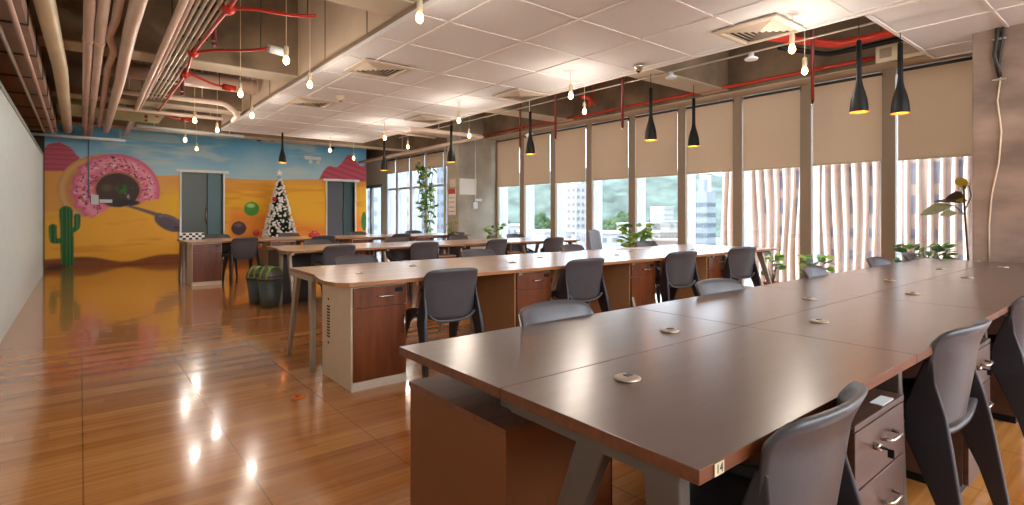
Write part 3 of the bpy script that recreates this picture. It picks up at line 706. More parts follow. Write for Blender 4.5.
G1n = 'chairs on the camera side of the dark desk row'; G1f = 'chairs on the mural side of the dark desk row'
chair(1.235, .68, R(3), 'grey plastic chair at the frontmost corner of the dark desk row', G1n)
chair(2.50, .69, R(-3), 'grey plastic chair between the two drawer pedestals of the dark desk row', G1n)
chair(3.80, .68, R(-2), 'grey plastic chair beyond the second pedestal, third along the dark desk row', G1n)
for k, x in enumerate((1.71, 3.0, 4.35, 5.67, 6.62)):
    lb = ['charcoal chair back showing over the dark desk row, first from the aisle', 'charcoal chair back showing over the dark desk row, second from the aisle', 'grey chair back over the dark desk row with plants on the floor behind it', 'grey chair back over the dark desk row, fourth from the aisle, before the window', 'grey chair back over the dark desk row, last before the near column'][k]
    chair(x - .09, 1.50, R(180 + [3, -4, 5, -3, 4][k]), lb, G1f)
# row 2 --------------------------------------------------
X2 = [1.36, 2.86, 4.36, 5.86, 7.36]
row_desks(X2, 3.43, .67, .67, M['top_tan'], M['edge_tan'], M['legmetal'], ('long tan desk row', 'tan topped'), True, LEG_B, LEG_B, (None, LEG_B))
for k, x in enumerate((1.43, 2.86 + .0, 4.37, 5.80)):
    c = cabinet(x, 3.50, .41, .57, .72, vents=(k == 0), side=M['carc_cream'] if k == 0 else M['carc_tan'])
    tag(c, ['white sided cabinet with mahogany front and side vent slots, by the aisle', 'tan cabinet with mahogany front, second from the aisle under the long tan desks', 'tan cabinet with mahogany front, third from the aisle under the long tan desks', 'tan cabinet with mahogany front, closest to the windows under the long tan desks'][k], 'cabinet', 'mahogany fronted cabinets under the long tan desks')
for k, x in enumerate((2.12, 3.53, 5.03, 6.32)):
    chair(x, 3.50, R([-4, -6, -12, -16][k]), ['charcoal chair between the vented white cabinet and the second cabinet', 'charcoal chair on the camera side of the tan desks, second from the aisle', 'charcoal chair on the camera side of the tan desks, third from the aisle', 'charcoal chair at the window end of the tan desks, camera side'][k], 'chairs on the camera side of the tan desks')
for k, x in enumerate((2.05, 3.43, 4.94, 6.44)):
    chair(x, 4.70, R(180 + [3, -4, 4, -5][k]), 'charcoal chair back over the far edge of the tan desks, %s from the aisle' % ORD[k], 'chairs on the mural side of the tan desks')
# row 3 --------------------------------------------------
X3 = [2.05, 3.35, 4.65, 5.95, 7.2]
row_desks(X3, 6.95, .65, .65, M['top_tan'], M['edge_tan'], M['legmetal'], ('third desk row', 'tan third row'), True, LEG_B, LEG_B, (LEG_B, None))
for k, x in enumerate((3.28, 4.58, 5.88, 7.12)):
    p = pedestal(x - .40, 7.05, .38, .46, .56, M['door_brown'], M['carc_tan'], True)
    tag(p, 'brown drawer pedestal under the third desk row, %s from the aisle' % ORD[k], 'drawer unit', 'pedestals under the third desk row')
t = tag(empty('side_cabinet', (2.10, 7.62, 0)), 'dark brown cabinet beside the green lidded bins at the end of the third desk row', 'cabinet')
m = MB(); m.box(0, .42, .0, .56, 0, .70); m.build('body', M['carc_dark'], t, bevel=.002)
m = MB(); m.box(.42, .438, .01, .55, .02, .69); m.build('door', M['door_red'], t)
for k, x in enumerate((2.60, 3.88, 5.15, 6.42)):
    chair(x, 6.98, R([5, -5, 6, -4][k]), 'charcoal chair on the camera side of the third desk row, %s from the aisle' % ORD[k], 'chairs on the camera side of the third desk row')
for k, x in enumerate((2.89, 4.22, 5.50, 6.84)):
    chair(x, 8.22, R(180 + [4, -3, 5, -4][k]), 'charcoal chair back past the third desk row, %s from the aisle' % ORD[k], 'chairs on the mural side of the third desk row')
# row 4 --------------------------------------------------
X4 = [1.40, 2.83, 4.26, 5.69, 7.12]
row_desks(X4, 10.37, .65, .65, M['top_tan'], M['edge_tan'], M['legmetal'], ('desk row before the mural', 'tan last row'), False, LEG_B, LEG_B, (None, LEG_B))
for k, x in enumerate((1.47, 2.72, 4.27, 5.70)):
    c = cabinet(x, 10.42, .45, .57, .72)
    tag(c, 'white cabinet with mahogany front under the last desk row, %s from the aisle' % ORD[k], 'cabinet', 'mahogany fronted cabinets under the last desk row')
for k, x in enumerate((2.22, 3.62, 5.22, 6.60)):
    chair(x, 10.36, R([6, -4, 3, -5][k]), 'charcoal chair on the camera side of the last desk row, %s from the aisle' % ORD[k], 'chairs on the camera side of the last desk row')
for k, x in enumerate((2.12, 3.45, 5.0, 6.4)):
    chair(x, 11.66, R(180 + [4, -3, 5, -4][k]), 'charcoal chair back between the last desk row and the mural, %s from the aisle' % ORD[k], 'chairs between the last desk row and the mural')

# ------------------------------------------------------------------ pale mesh office chair by the window
t = tag(empty('office_chair', (6.45, 5.62, 0), R(200)), 'pale grey mesh backed office chair between the tan desks and the window', 'chair')
m = MB(); vs = []
for j in range(9):
    for i in range(13):
        s = -1 + i / 6; v = j / 8; z = .52 + .43 * v - .03 * abs(s) ** 6 * v
        vs.append((.225 * s * (1 - .05 * v), -.24 + .06 * s * s - .05 * v, z))
m.add(vs, [(j * 13 + i, j * 13 + i + 1, (j + 1) * 13 + i + 1, (j + 1) * 13 + i) for j in range(8) for i in range(12)], 0, True)
o = m.build('backrest', M['mesh'], t); sd = o.modifiers.new('thick', 'SOLIDIFY'); sd.thickness = .012
m = MB(); ring = [vs[i] for i in range(0, 13)] + [vs[j * 13 + 12] for j in range(1, 9)] + [vs[8 * 13 + i] for i in range(11, -1, -1)] + [vs[j * 13] for j in range(7, -1, -1)]
m.tube(ring, .013, 8); m.build('back_frame', plain('blue_grey_frame', (104, 116, 134), .4), t)
m = MB(); m.lathe([(.01, .44), (.22, .44), (.245, .46), (.24, .50), (.2, .515), (.01, .51)], n=24); m.build('seat', M['mesh'], t)
m = MB(); m.tube([(0, 0, .08), (0, 0, .44)], .03, 12); m.build('gas_lift', M['black'], t)
for k in range(5):
    a = 2 * math.pi * k / 5; m = MB(); m.tube([(0, 0, .10), (.28 * math.cos(a), .28 * math.sin(a), .07)], [.028, .016], 8); l = m.build('base_arm', M['black'], t)
    m = MB(); m.sphere((.29 * math.cos(a), .29 * math.sin(a), .03), .03, 10, 6); m.build('caster', M['black'], l)

# ------------------------------------------------------------------ bins
def bin_(x, y, label, s=1.0, rz=0):
    t = tag(empty('waste_bin', (x, y, 0), rz), label, 'bin', 'green lidded waste bins by the third desk row')
    def sq(a, z, n=24, p=.6):
        return [(math.copysign(abs(math.cos(u)) ** p, math.cos(u)) * a, math.copysign(abs(math.sin(u)) ** p, math.sin(u)) * a * .85, z) for u in [2 * math.pi * k / n for k in range(n)]]
    m = MB(); m.loft([sq(.095 * s, 0), sq(.10 * s, .02), sq(.135 * s, .345 * s)], 0, True); m.build('tub', M['binplastic'], t)
    m = MB(); m.loft([sq(.142 * s, .345 * s), sq(.142 * s, .37 * s), sq(.135 * s, .375 * s)], 0, True)
    rings = [sq(.135 * s * math.cos(k * .30), .375 * s + .13 * s * math.sin(k * .30)) for k in range(0, 6)]; m.loft(rings, 0, True); l = m.build('lid', M['lidplastic'], t)
    for q in (-.5, .3):
        m = MB(); pts = []
        for k in range(9):
            a = math.pi * k / 8; pts.append((.143 * s * math.cos(a) * 1.0, q * .12 * s, .37 * s + .148 * s * math.sin(a) * math.sqrt(max(.2, 1 - q * q * .6))))
        ringsb = [[(p[0], p[1] - .022 * s * (1 - abs(k - 4) / 9), p[2]), (p[0], p[1] + .022 * s * (1 - abs(k - 4) / 9), p[2]), (p[0] * .96, p[1] + .02 * s * (1 - abs(k - 4) / 9), p[2] - .006), (p[0] * .96, p[1] - .02 * s * (1 - abs(k - 4) / 9), p[2] - .006)] for k, p in enumerate(pts)]
        m.loft(ringsb, 0, True); m.build('green_strip', M['leaf_lime'], l)
bin_(1.93, 7.42, 'dark waste bin with green striped dome lid, front one beside the dark cabinet', 1.05, R(35))
bin_(1.885, 7.86, 'dark waste bin with green striped lid, standing behind the other bin', 1.0, R(35))

# ------------------------------------------------------------------ plants
def leaf_mesh(m, c, d, L_, wd, mi=0, droop=.25, roll=0.0):
    d = Vector(d).normalized(); up = Vector((0, 0, 1)); sidev = d.cross(up)
    if sidev.length < .05: sidev = Vector((1, 0, 0))
    sidev.normalize()
    if roll: sidev = Matrix.Rotation(roll, 3, d) @ sidev
    nrm = sidev.cross(d)
    P = []; c = Vector(c)
    for k, (u, ww) in enumerate(((0, .05), (.3, .85), (.6, 1.0), (.85, .55), (1, .02))):
        p = c + d * L_ * u - up * droop * L_ * u * u
        P += [p - sidev * wd * ww / 2 + nrm * wd * .08, p, p + sidev * wd * ww / 2 + nrm * wd * .08]
    m.add(P, [(3 * k + a, 3 * k + a + 1, 3 * k + a + 4, 3 * k + a + 3) for k in range(4) for a in (0, 1)], mi, True)
def plant(name, x, y, z0, h, spread, n, L_, wd, pot_r, pot_h, pot_m, label, mats, cat='plant', group=None, seed=1):
    rnd = random.Random(seed); t = tag(empty(name, (x, y, z0)), label, cat, group)
    if pot_r:
        m = MB(); m.lathe([(pot_r * .72, 0), (pot_r * .95, pot_h * .9), (pot_r * 1.05, pot_h * .9), (pot_r * 1.05, pot_h), (pot_r * .9, pot_h), (pot_r * .85, pot_h * .85)], n=20); m.build('pot', pot_m, t)
    m = MB(); ms = MB()
    for k in range(n):
        a = rnd.random() * 2 * math.pi; rr = spread * math.sqrt(rnd.random()) * .75; zz = pot_h + (h - pot_h) * (.25 + .75 * rnd.random())
        c = (rr * math.cos(a), rr * math.sin(a), zz); d = (math.cos(a) , math.sin(a), rnd.uniform(-.1, .9))
        leaf_mesh(m, c, d, L_ * rnd.uniform(.7, 1.2), wd * rnd.uniform(.8, 1.2), k % len(mats), roll=rnd.uniform(-1.1, 1.1))
        if k % 3 == 0: ms.tube([(0, 0, pot_h * .9), (c[0] * .5, c[1] * .5, zz * .6 + pot_h * .2), c], [.006, .004, .003], 5)
    ms.build('stem', M['stem'], t); o = m.build('foliage', mats, t)
    return t
G = [M['leaf'], M['leaf_dark'], M['leaf_lime']]
plant('potted_plant', 6.95, 5.45, 0, 1.04, .26, 80, .16, .08, .16, .45, M['white'], 'bushy green potted plant standing between the tan desks and the windows', G, seed=2)
plant('potted_plant', 7.45, 9.9, 0, .98, .22, 60, .14, .07, .14, .3, M['terracotta'], 'leafy green plant on the floor before the window next to the far column', G, seed=3)
plant('table_plant', 6.42, 10.1, .45, .50, .10, 30, .10, .04, .06, .12, M['white'], 'small lime green plant in front of the far concrete column', [M['leaf_lime'], M['leaf']], seed=4).location.z = .55
plant('floor_plant', 7.66, 3.62, 0, .62, .13, 30, .14, .07, .12, .25, M['terracotta'], 'low leafy plant in a terracotta pot beside the window end of the tan desks', G, seed=5)
plant('floor_plant', 7.62, 3.02, 0, .64, .16, 40, .15, .08, .12, .22, M['darkmetal'], 'bushy floor plant in a dark pot by the window behind the dark desk row', G, seed=6)
plant('floor_plant', 7.35, 1.78, 0, .86, .32, 260, .10, .065, .13, .30, M['terracotta'], 'small leaved bushy plant at the foot of the near column', [M['leaf_brown'], M['leaf_dark'], M['leaf']], seed=8)
t = tag(empty('rubber_plant', (7.55, 1.42, 0)), 'tall plant with large olive leaves reaching past the edge of the near column', 'plant')
m = MB(); m.lathe([(.1, 0), (.13, .3), (.14, .3), (.14, .33), (.12, .33)], n=20); m.build('pot', M['darkmetal'], t)
m = MB(); m.tube([(0, 0, .3), (0, .03, .8), (-.03, .05, 1.25), (-.02, .06, 1.55)], .010, 6); m.tube([(-.03, .05, 1.2), (-.1, .12, 1.3), (-.14, .2, 1.32)], .006, 6); m.tube([(-.03, .05, 1.25), (0, .0, 1.4), (0, .02, 1.52)], .006, 6); m.build('stem', M['stem'], t)
m = MB()
for c, d, l_, w_, mi, ro in (((-.10, .14, 1.30), (-.3, 1, -.12), .36, .15, 0, 1.1), ((-.05, .08, 1.33), (-.5, 1, .35), .32, .09, 2, .5), ((-.02, .05, 1.48), (-.2, .35, 1), .24, .16, 1, .6),
    ((-.02, .03, 1.35), (0, 1, .3), .18, .11, 1, .9), ((-.04, .05, 1.40), (-.6, .6, .1), .24, .16, 2, 1.0), ((-.02, .02, 1.5), (.6, .5, .6), .2, .12, 1, .3), ((-.08, .1, 1.22), (.4, 1, .1), .24, .1, 0, 1.0), ((0, 0, 1.2), (1, -.4, .2), .24, .12, 2, 0)):
    leaf_mesh(m, c, d, l_ * .8, w_ * .85, mi, roll=ro)
m.build('foliage', [M['leaf_brown'], plain('leaf_yellow', (200, 176, 60), .5), plain('leaf_dull', (110, 92, 72), .5)], t)
# trailing plant beyond the far column
rnd = random.Random(11); t = tag(empty('climbing_plant', (7.45, 12.9, 0)), 'tall climbing plant with sparse green leaves beyond the far column', 'plant')
m = MB(); m.lathe([(.13, 0), (.17, .4), (.18, .4), (.18, .44), (.15, .44)], n=20); m.build('pot', M['white'], t)
m = MB(); f = MB()
for k in range(7):
    a = rnd.random() * 6.28; px_, py_ = .08 * math.cos(a), .08 * math.sin(a); pts = [(px_, py_, .4)]
    for z in (.8, 1.2, 1.6, 2.0, 2.4 + .2 * rnd.random()):
        px_ += rnd.uniform(-.12, .12); py_ += rnd.uniform(-.22, .22); pts.append((px_, py_, z))
    m.tube(pts, .007, 5)
    for q in range(30):
        i = rnd.randrange(1, 5); u = rnd.random(); c = Vector(pts[i]).lerp(Vector(pts[i + 1]), u)
        if rnd.random() < .5 or c.z > 1.4: leaf_mesh(f, c, (rnd.uniform(-1, 1), rnd.uniform(-1, 1), rnd.uniform(-.5, .6)), .17, .085, q % 3, roll=rnd.uniform(-1.2, 1.2))
m.build('stem', M['stem'], t); f.build('foliage', G, t)

# ------------------------------------------------------------------ decorated fir
t = tag(empty('christmas_tree', (4.15, 15.05, 0)), 'tall decorated fir tree with white and silver baubles before the mural', 'christmas tree')
rnd = random.Random(5); m = MB(); HT = 2.25
m.lathe([(.20, 0), (.20, .03), (.05, .06), (.04, .35)], n=12); m.build('stand', M['stem'], t)
f = MB()
for k in range(2600):
    u = rnd.random() ** .62 if rnd.random() < .9 else rnd.random(); z = HT - (HT - .3) * u; rad = .03 + .46 * (HT - z) / (HT - .3)
    rad *= .82 + .18 * (1 - ((z * 5) % 1)); a = rnd.random() * 6.283; r0 = rad * rnd.uniform(.35, .8)
    c = Vector((r0 * math.cos(a), r0 * math.sin(a), z)); d = Vector((math.cos(a), math.sin(a), rnd.uniform(-.35, .15)))
    e = c + d.normalized() * rad * .38; sd_ = Vector((-math.sin(a), math.cos(a), rnd.uniform(-.6, .6))) * .022
    f.add([c - sd_, c + sd_, e + sd_ * .2, e - sd_ * .2], [(0, 1, 2, 3)])
f.lathe([(.30, .38), (.16, 1.2), (.02, 2.1)], n=14); f.build('branches', M['needles'], t)
f = MB()
for k in range(520):
    u = rnd.random() ** .6; z = HT - .04 - (HT - .42) * u; rad = .03 + .46 * (HT - z) / (HT - .3); a = rnd.random() * 6.283
    f.sphere((rad * math.cos(a), rad * math.sin(a), z), rnd.uniform(.022, .042), 6, 4)
tag(f.build('ornaments', M['bauble'], t), kind='stuff')
m = MB(); m.sphere((-.17, -.15, 1.62), .06, 10, 6); m.build('red_bauble', M['cloth_red'], t)
m = MB(); st = []
for k in range(10):
    r_ = .09 if k % 2 == 0 else .04; a = math.pi / 2 + k * math.pi / 5; st.append((r_ * math.cos(a), HT + .07 + r_ * math.sin(a)))
m.loft([[(x, -.012, z) for x, z in st], [(x, .012, z) for x, z in st]]); m.build('star', M['bauble'], t)

# ------------------------------------------------------------------ ceiling services
def pipe(name, pts, r, mat, label, cat='pipe', group=None, couplings=0, n=12, hang=()):
    m = MB()
    for hx, hy, hz in hang: m.tube([(hx, hy, hz), (hx, hy, ZS)], .006, 6)
    # round the corners
    P = [Vector(p) for p in pts]; Q = [P[0]]
    for i in range(1, len(P) - 1):
        a = P[i - 1]; b_ = P[i]; c = P[i + 1]; k = min(.12, (a - b_).length * .4, (c - b_).length * .4)
        p0 = b_ + (a - b_).normalized() * k; p2 = b_ + (c - b_).normalized() * k
        for u in (0, .25, .5, .75, 1): Q.append(p0 * (1 - u) ** 2 + b_ * 2 * u * (1 - u) + p2 * u * u)
    Q.append(P[-1]); m.tube(Q, r, n)
    for k in range(couplings):
        u = (k + .5) / couplings; seg = P[0].lerp(P[-1], u) if len(P) == 2 else None
        if seg is not None:
            d = (P[-1] - P[0]).normalized(); m.tube([seg - d * .06, seg + d * .06], r * 1.15, n)
    o = m.build(name, mat); tag(o, label, cat, group); return o
pipe('drain_pipe', [(-.25, 2.0, 3.0), (-.25, 5.0, 3.0), (-.19, 8.6, 3.0), (-.20, 14.6, 2.98)], .076, M['pvc_cream'], 'thick cream pipe bending along the aisle, beside the boxed metal duct')
pipe('drain_pipe', [(.06, 2, 3.03), (.08, 15.6, 3.03)], .045, M['pvc_pink'], 'pinkish pipe of a close pair with an orange taped joint, partition side', group='twin pipes over the aisle', couplings=4)
pipe('drain_pipe', [(.155, 2, 3.03), (.175, 15.7, 3.03)], .045, M['pvc'], 'pinkish pipe of a close pair with an orange taped joint, window side', group='twin pipes over the aisle', couplings=4)
m = MB(); m.tube([(.063, 4.55, 3.03), (.064, 4.85, 3.03)], .052, 12); m.tube([(.158, 4.55, 3.03), (.159, 4.85, 3.03)], .052, 12)
tag(m.build('tape_wrap', M['orange']), 'orange tape wrapped round the twin pipes over the aisle', 'tape')
pipe('drain_pipe', [(.268, 2, 3.04), (.262, 6.3, 3.04), (.23, 6.9, 3.04), (.30, 7.5, 3.04), (.27, 8.3, 3.04), (.31, 13.8, 3.02)], .038, M['pvc_pink'], 'thin pink pipe with a wiggle halfway, over the aisle')
pipe('drain_pipe', [(.385, 2, 3.01), (.385, 6.5, 3.01), (.42, 9, 3.01), (.43, 14.2, 2.99)], .062, M['pvc'], 'thick pale pipe over the aisle next to the wiggling pipe')
pipe('conduit_pipe', [(.66, 2, 3.04), (.80, 15.4, 3.04)], .034, M['pvc'], 'long straight pale pipe over the aisle, beside the grey conduit bundle')
m = MB(); m.tube([(.72, 2, 3.05), (.86, 15.4, 3.05)], .017, 8); tag(m.build('conduit_pipe', M['pvc_pink']), 'slim pipe strapped against the long straight pale pipe', 'pipe')
for k, x in enumerate((.785, .835, .885, .935, .985)):
    pipe('conduit_pipe', [(x, 2, 3.06), (x + .03, 7.4, 3.06), (x + .04, 10.3, 3.06)], .014, M['conduit'], 'slim grey conduit of the parallel bundle over the aisle, %s from the partition' % ORD[k], group='parallel conduit bundle')
for k, y in enumerate((3.0, 5.6, 6.6, 8.9, 10.1)):
    t = tag(empty('conduit_hanger', (.89, y, 3.076)), 'dark strut hanger carrying the grey conduit bundle, %s from the camera' % ORD[k], 'bracket', 'strut hangers over the aisle')
    m = MB(); m.box(-.16, .19, -.015, .015, 0, .02); m.build('strut', M['darkmetal'], t)
    for x in (-.14, .17): m = MB(); m.box(x - .005, x + .005, -.005, .005, .02, ZS - 3.076); m.build('rod', M['darkmetal'], t)
# boxed duct along the partition
t = tag(empty('metal_duct', (0, 0, 0)), 'large boxed brown metal duct running above the frosted partition', 'duct')
m = MB(); m.box(-.74, -.345, 2, 13.6, 2.80, 3.07); m.build('duct_body', plain('duct_sheet', (168, 140, 126), .45, metal=.2, noise=.15, nscale=3), t)
for k in range(10): y = 2.6 + 1.15 * k; m = MB(); m.box(-.75, -.335, y, y + .035, 2.79, 3.08); m.build('duct_flange', M['darkmetal'], t)
pipe('service_pipe', [(-.53, 2, 2.775), (-.53, 13.4, 2.775)], .018, M['frame_white'], 'thin white pipe strung beneath the boxed metal duct')
pipe('service_pipe', [(-.41, 2, 2.775), (-.41, 13.5, 2.775)], .022, M['pvc_pink'], 'pinkish pipe beneath the aisle edge of the boxed metal duct')
# crosswise services
pipe('cross_duct', [(.2, 9.55, 3.30), (2.25, 9.55, 3.30)], .12, M['pvc_pink'], 'thick round pink duct crossing the aisle into the soffit', hang=((.7,9.55,3.3),(1.7,9.55,3.3)))
pipe('cross_pipe', [(.3, 10.3, 3.12), (1.95, 10.3, 3.12), (2.15, 10.3, 2.95), (2.15, 10.7, 2.90)], .045, M['pvc'], 'pale pipe crossing the aisle and elbowing down at the soffit', hang=((.6,10.3,3.12),(1.6,10.3,3.12)))
pipe('cross_pipe', [(.4, 11.35, 3.02), (2.1, 11.35, 3.02)], .035, M['pvc'], 'slim pale pipe crossing the aisle under the thick round duct', hang=((.6,11.35,3.02),(1.9,11.35,3.02)))
pipe('cross_pipe', [(-.5, 8.6, 3.32), (1.0, 8.6, 3.32)], .04, M['pvc_pink'], 'short pipe crossing behind the aisle pipes above the mesa', hang=((0,8.6,3.3),(.9,8.6,3.3)))
pipe('cross_pipe', [(-.9, 14.9, 2.88), (.8, 14.9, 2.88)], .03, M['frame_white'], 'white rail pipe crossing in front of the pink rock painting', hang=((-.4,14.9,2.88),(.7,14.9,2.88)))
pipe('cross_pipe', [(.9, 13.3, 3.02), (2.9, 13.3, 2.98)], .03, M['frame_white'], 'slim white pipe crossing the aisle near the mural', hang=((1.2,13.3,3.02),(2.6,13.3,3.0)))
for k, (x, y, z0, z1) in enumerate(((1.14, 6.6, 3.1, 3.8), (1.16, 9.1, 3.0, 3.5), (.93, 11.7, 2.95, 3.5))):
    m = MB(); m.tube([(x, y, z0 - .06), (x, y, z0 - .03)], [.015, .03], 8); m.tube([(x, y, z0), (x, y, z1)], .026, 10); m.tube([(x, y, z1), (x, y, ZS)], .012, 8)
    tag(m.build('sprinkler_drop', M['darkred']), 'dark red sprinkler drop between the aisle pipes, %s from the camera' % ORD[k], 'sprinkler', 'sprinkler drops over the aisle')
# red flexible lines over the aisle
def redline(pts, label, head=None):
    t = tag(empty('red_hose', pts[0]), label, 'hose', 'red sprinkler lines over the aisle'); o = Vector(pts[0]); m = MB(); P = [Vector(p) - o for p in pts]
    n_ = 14; Q = []
    for i in range(n_ + 1):
        u = i / n_; p = P[0].lerp(P[-1], u); p = p + Vector((0, 0, .012 * math.sin(u * math.pi * 2))); Q.append(p)
    m.tube(Q, .016, 8); m.build('hose', M['red'], t)
    m = MB(); m.sphere((0, 0, 0), .06, 10, 6); m.build('junction', M['red'], t)
    m = MB(); m.tube([(0, 0, 0), (0, 0, ZS - pts[0][2])], .007, 6); m.tube([P[-1] * .9, P[-1] * .9 + Vector((0, 0, ZS - pts[0][2]))], .005, 6); m.build('hanger_rod', M['darkmetal'], t)
    if head:
        m = MB(); m.tube([P[-1], P[-1] + Vector((.16, .02, -.01))], .045, 12); m.build('end_cap', M[head], t)
redline([(1.03, 5.31, 3.04), (1.70, 5.0, 3.04)], 'red sprinkler hose reaching the soffit, first from the camera')
redline([(1.0, 7.0, 3.04), (1.62, 6.3, 3.04)], 'red sprinkler hose ending in a white cap beside the soffit', 'frame_white')
redline([(1.08, 8.14, 3.04), (1.56, 8.4, 3.0)], 'short red sprinkler hose with a red end cap, farther up the aisle', 'red')
redline([(1.10, 11.7, 3.04), (1.5, 11.9, 3.04)], 'tiny red sprinkler hose near the far end of the aisle', 'red')
pipe('red_pipe', [(1.05, 2, 3.04), (1.03, 5.31, 3.04), (1.0, 7.0, 3.04), (1.08, 8.14, 3.04), (1.08, 11.7, 3.04)], .017, M['red'], 'long red sprinkler pipe running along the aisle feeding the hoses')
# window side services
pipe('red_pipe', [(7.48, 1.4, 3.10), (7.48, 10.4, 3.10)], .022, M['red'], 'thin red pipe running along the concrete beam over the blinds', couplings=3)
pipe('red_pipe', [(7.0, 1.0, 3.22), (7.0, 2.55, 3.22), (6.0, 2.9, 3.2), (5.62, 3.1, 3.22)], .045, M['red'], 'thick red pipe curving behind the two near black pendants')
pipe('black_pipe', [(7.12, 1.2, 3.16), (7.12, 2.7, 3.16), (6.3, 2.9, 3.14)], .03, M['black'], 'black pipe running just below the thick red pipe')
pipe('conduit_pipe', [(6.0, YF + .1, 3.065), (6.0, 11.8, 3.065)], .011, M['conduit'], 'slim grey conduit running beside the dropped ceiling towards the far column', group=None)
for k, (x, y, z0, z1) in enumerate(((6.5, 2.62, 2.50, 3.4), (5.97, 4.93, 2.45, 3.4), (5.97, 6.3, 2.45, 3.4), (6.14, 7.4, 2.42, 3.4))):
    t = tag(empty('sprinkler_pipe', (x, y, z0)), 'dark red vertical sprinkler pipe by the window side, %s from the near column' % ORD[k], 'sprinkler', 'vertical red pipes by the window wall')
    m = MB(); m.tube([(0, 0, 0), (0, 0, ZS - z0)], .019, 10); m.build('riser', M['darkred'], t)
    m = MB(); m.lathe([(.012, -.05), (.03, -.045), (.012, -.03), (.014, 0)], n=12); m.build('sprinkler_head', M['chrome'], t)
t = tag(empty('spotlight', (6.14, 7.2, 2.55)), 'small white tube spotlight beside the last red sprinkler pipe', 'spotlight'); m = MB(); m.tube([(0, .02, .05), (.10, 0, .10)], .03, 12); m.build('head', M['white'], t); m = MB(); m.tube([(.05, .0, .1), (.05, 0, ZS - 2.55)], .006, 6); m.build('arm', M['white'], t)
m = MB(); m.tube([(6.9, 6.3, 3.1), (6.4, 6.0, 3.1), (6.25, 6.0, 3.1)], .03, 10); m.tube([(6.5, 6.05, 3.08), (6.5, 6.05, 2.98)], [.03, .02], 10); m.tube([(6.7, 6.17, 3.1), (6.7, 6.17, ZS)], .008, 6); tag(m.build('sprinkler_branch', M['red']), 'short red sprinkler branch over the windows with a brass head', 'sprinkler')
for k, (x, y) in enumerate(((6.0, 3.08), (6.0, 4.15))):
    m = MB(); m.lathe([(.07, -.06), (.075, -.045), (.03, -.02), (.03, .02)], (x, y, 3.04), 16); tag(m.build('ceiling_sensor', M['frame_white']), ['round white sensor clipped to the grey conduit, nearer the black pendants', 'small sensor clipped to the grey conduit beside the dropped ceiling edge'][k], 'sensor')
for k, (x, y) in enumerate(((5.2, 4.05), (3.05, 7.9))):
    t = tag(empty('smoke_detector', (x, y, 2.985)), ['brass sprinkler rose under the dropped ceiling near its window edge', 'round smoke detector under the dropped ceiling near the aisle vents'][k], 'smoke detector')
    m = MB(); m.lathe([(.03, -.07), (.045, -.045), (.06, -.02), (.065, 0)], n=16); m.build('housing', M['chrome'] if k == 0 else M['socket'], t)
    m = MB(); m.lathe([(.012, -.085), (.02, -.07)], n=10); m.build('sensor_cap', M['darkmetal'], t)
pipe('white_pipe', [(4.95, 9.3, 2.87), (6.7, 9.3, 2.87), (6.7, 15.8, 2.82)], .04, M['pvc'], 'white pipe with an elbow running over the far desks to the end wall', hang=((5.6,9.3,2.87),(6.7,10.2,2.87),(6.7,13,2.85)))
pipe('white_pipe', [(4.9, 10.2, 2.92), (6.05, 10.2, 2.9)], .03, M['pvc'], 'short white pipe crossing below the beam near the far column', hang=((5.6,10.2,2.9),))
# column fittings
t = tag(empty('column_cable', (6.88, 1.12, 1.5)), 'dark flexible conduit and pale cable running down the near column', 'cable')
m = MB(); m.tube([(0, -.02, 1.7), (0, -.02, 1.42), (-.005, .0, 1.25), (0, -.04, 1.02)], .018, 8); m.tube([(.0, -.06, 1.7), (0, -.06, 1.4), (0, -.03, 1.15), (0, -.045, 1.03)], .012, 8); m.build('flexible_conduit', M['darkmetal'], t)
m = MB(); m.tube([(.005, -.045, 1.02), (.005, -.02, .8), (.005, -.05, .5), (.005, -.03, .2), (.005, .02, -.1), (.005, .04, -.4), (.005, .04, -.75)], .007, 6); m.build('white_cable', M['socket'], t)
for z in (.99, 1.38): m = MB(); m.box(-.01, .015, -.09, .02, z, z + .02); m.build('clamp', M['chrome'], t)
t = tag(empty('exit_sign', (7.30, 2.02, 2.98)), 'small white framed notice hung over the last blind behind a black pendant', 'sign')
m = MB(); m.box(-.01, .01, -.26, .22, 0, .22); m.build('panel', M['cream'], t); m = MB(); m.box(-.014, -.01, -.22, -.04, .04, .16); m.build('print_block', M['shade_beige'], t); m = MB(); m.box(-.014, -.01, .06, .18, .05, .16); m.build('print_block', M['shade_beige'], t); m = MB(); m.box(-.004, .004, -.2, -.19, .2, 1.3); m.box(-.004, .004, .16, .17, .2, 1.3); m.build('hanger', M['darkmetal'], t)
m = MB(); m.box(6.93, 7.40, 10.562, 10.579, 1.68, 2.06); tag(m.build('notice_sheet', M['paper']), 'large blank white sheet taped on the far concrete column', 'paper')
t = tag(empty('wall_socket', (7.36, 10.57, 1.35)), 'white socket box with vertical conduit on the far concrete column', 'socket')
m = MB(); m.box(-.06, .06, -.04, .005, 0, .16); m.box(.0, .2, -.02, .005, .18, .24); m.build('socket_box', M['frame_white'], t, bevel=.004); m = MB(); m.tube([(0, -.02, .16), (0, -.02, 1.7)], .01, 8); m.build('conduit', M['frame_white'], t)
t = tag(empty('notice_poster', (6.885, 10.83, 1.2)), 'narrow red and white printed notice on the side of the far column', 'poster')
m = MB(); m.box(-.006, .01, -.15, .15, 0, .62); m.build('sheet', M['paper'], t); m = MB(); m.box(-.009, -.006, -.15, .15, .50, .62); m.box(-.009, -.006, -.12, .12, .40, .415); m.box(-.009, -.006, -.12, .12, .30, .315); m.box(-.009, -.006, -.12, .12, .18, .195); m.box(-.009, -.006, -.12, .12, .08, .095); m.build('print', M['paper_red'], t)
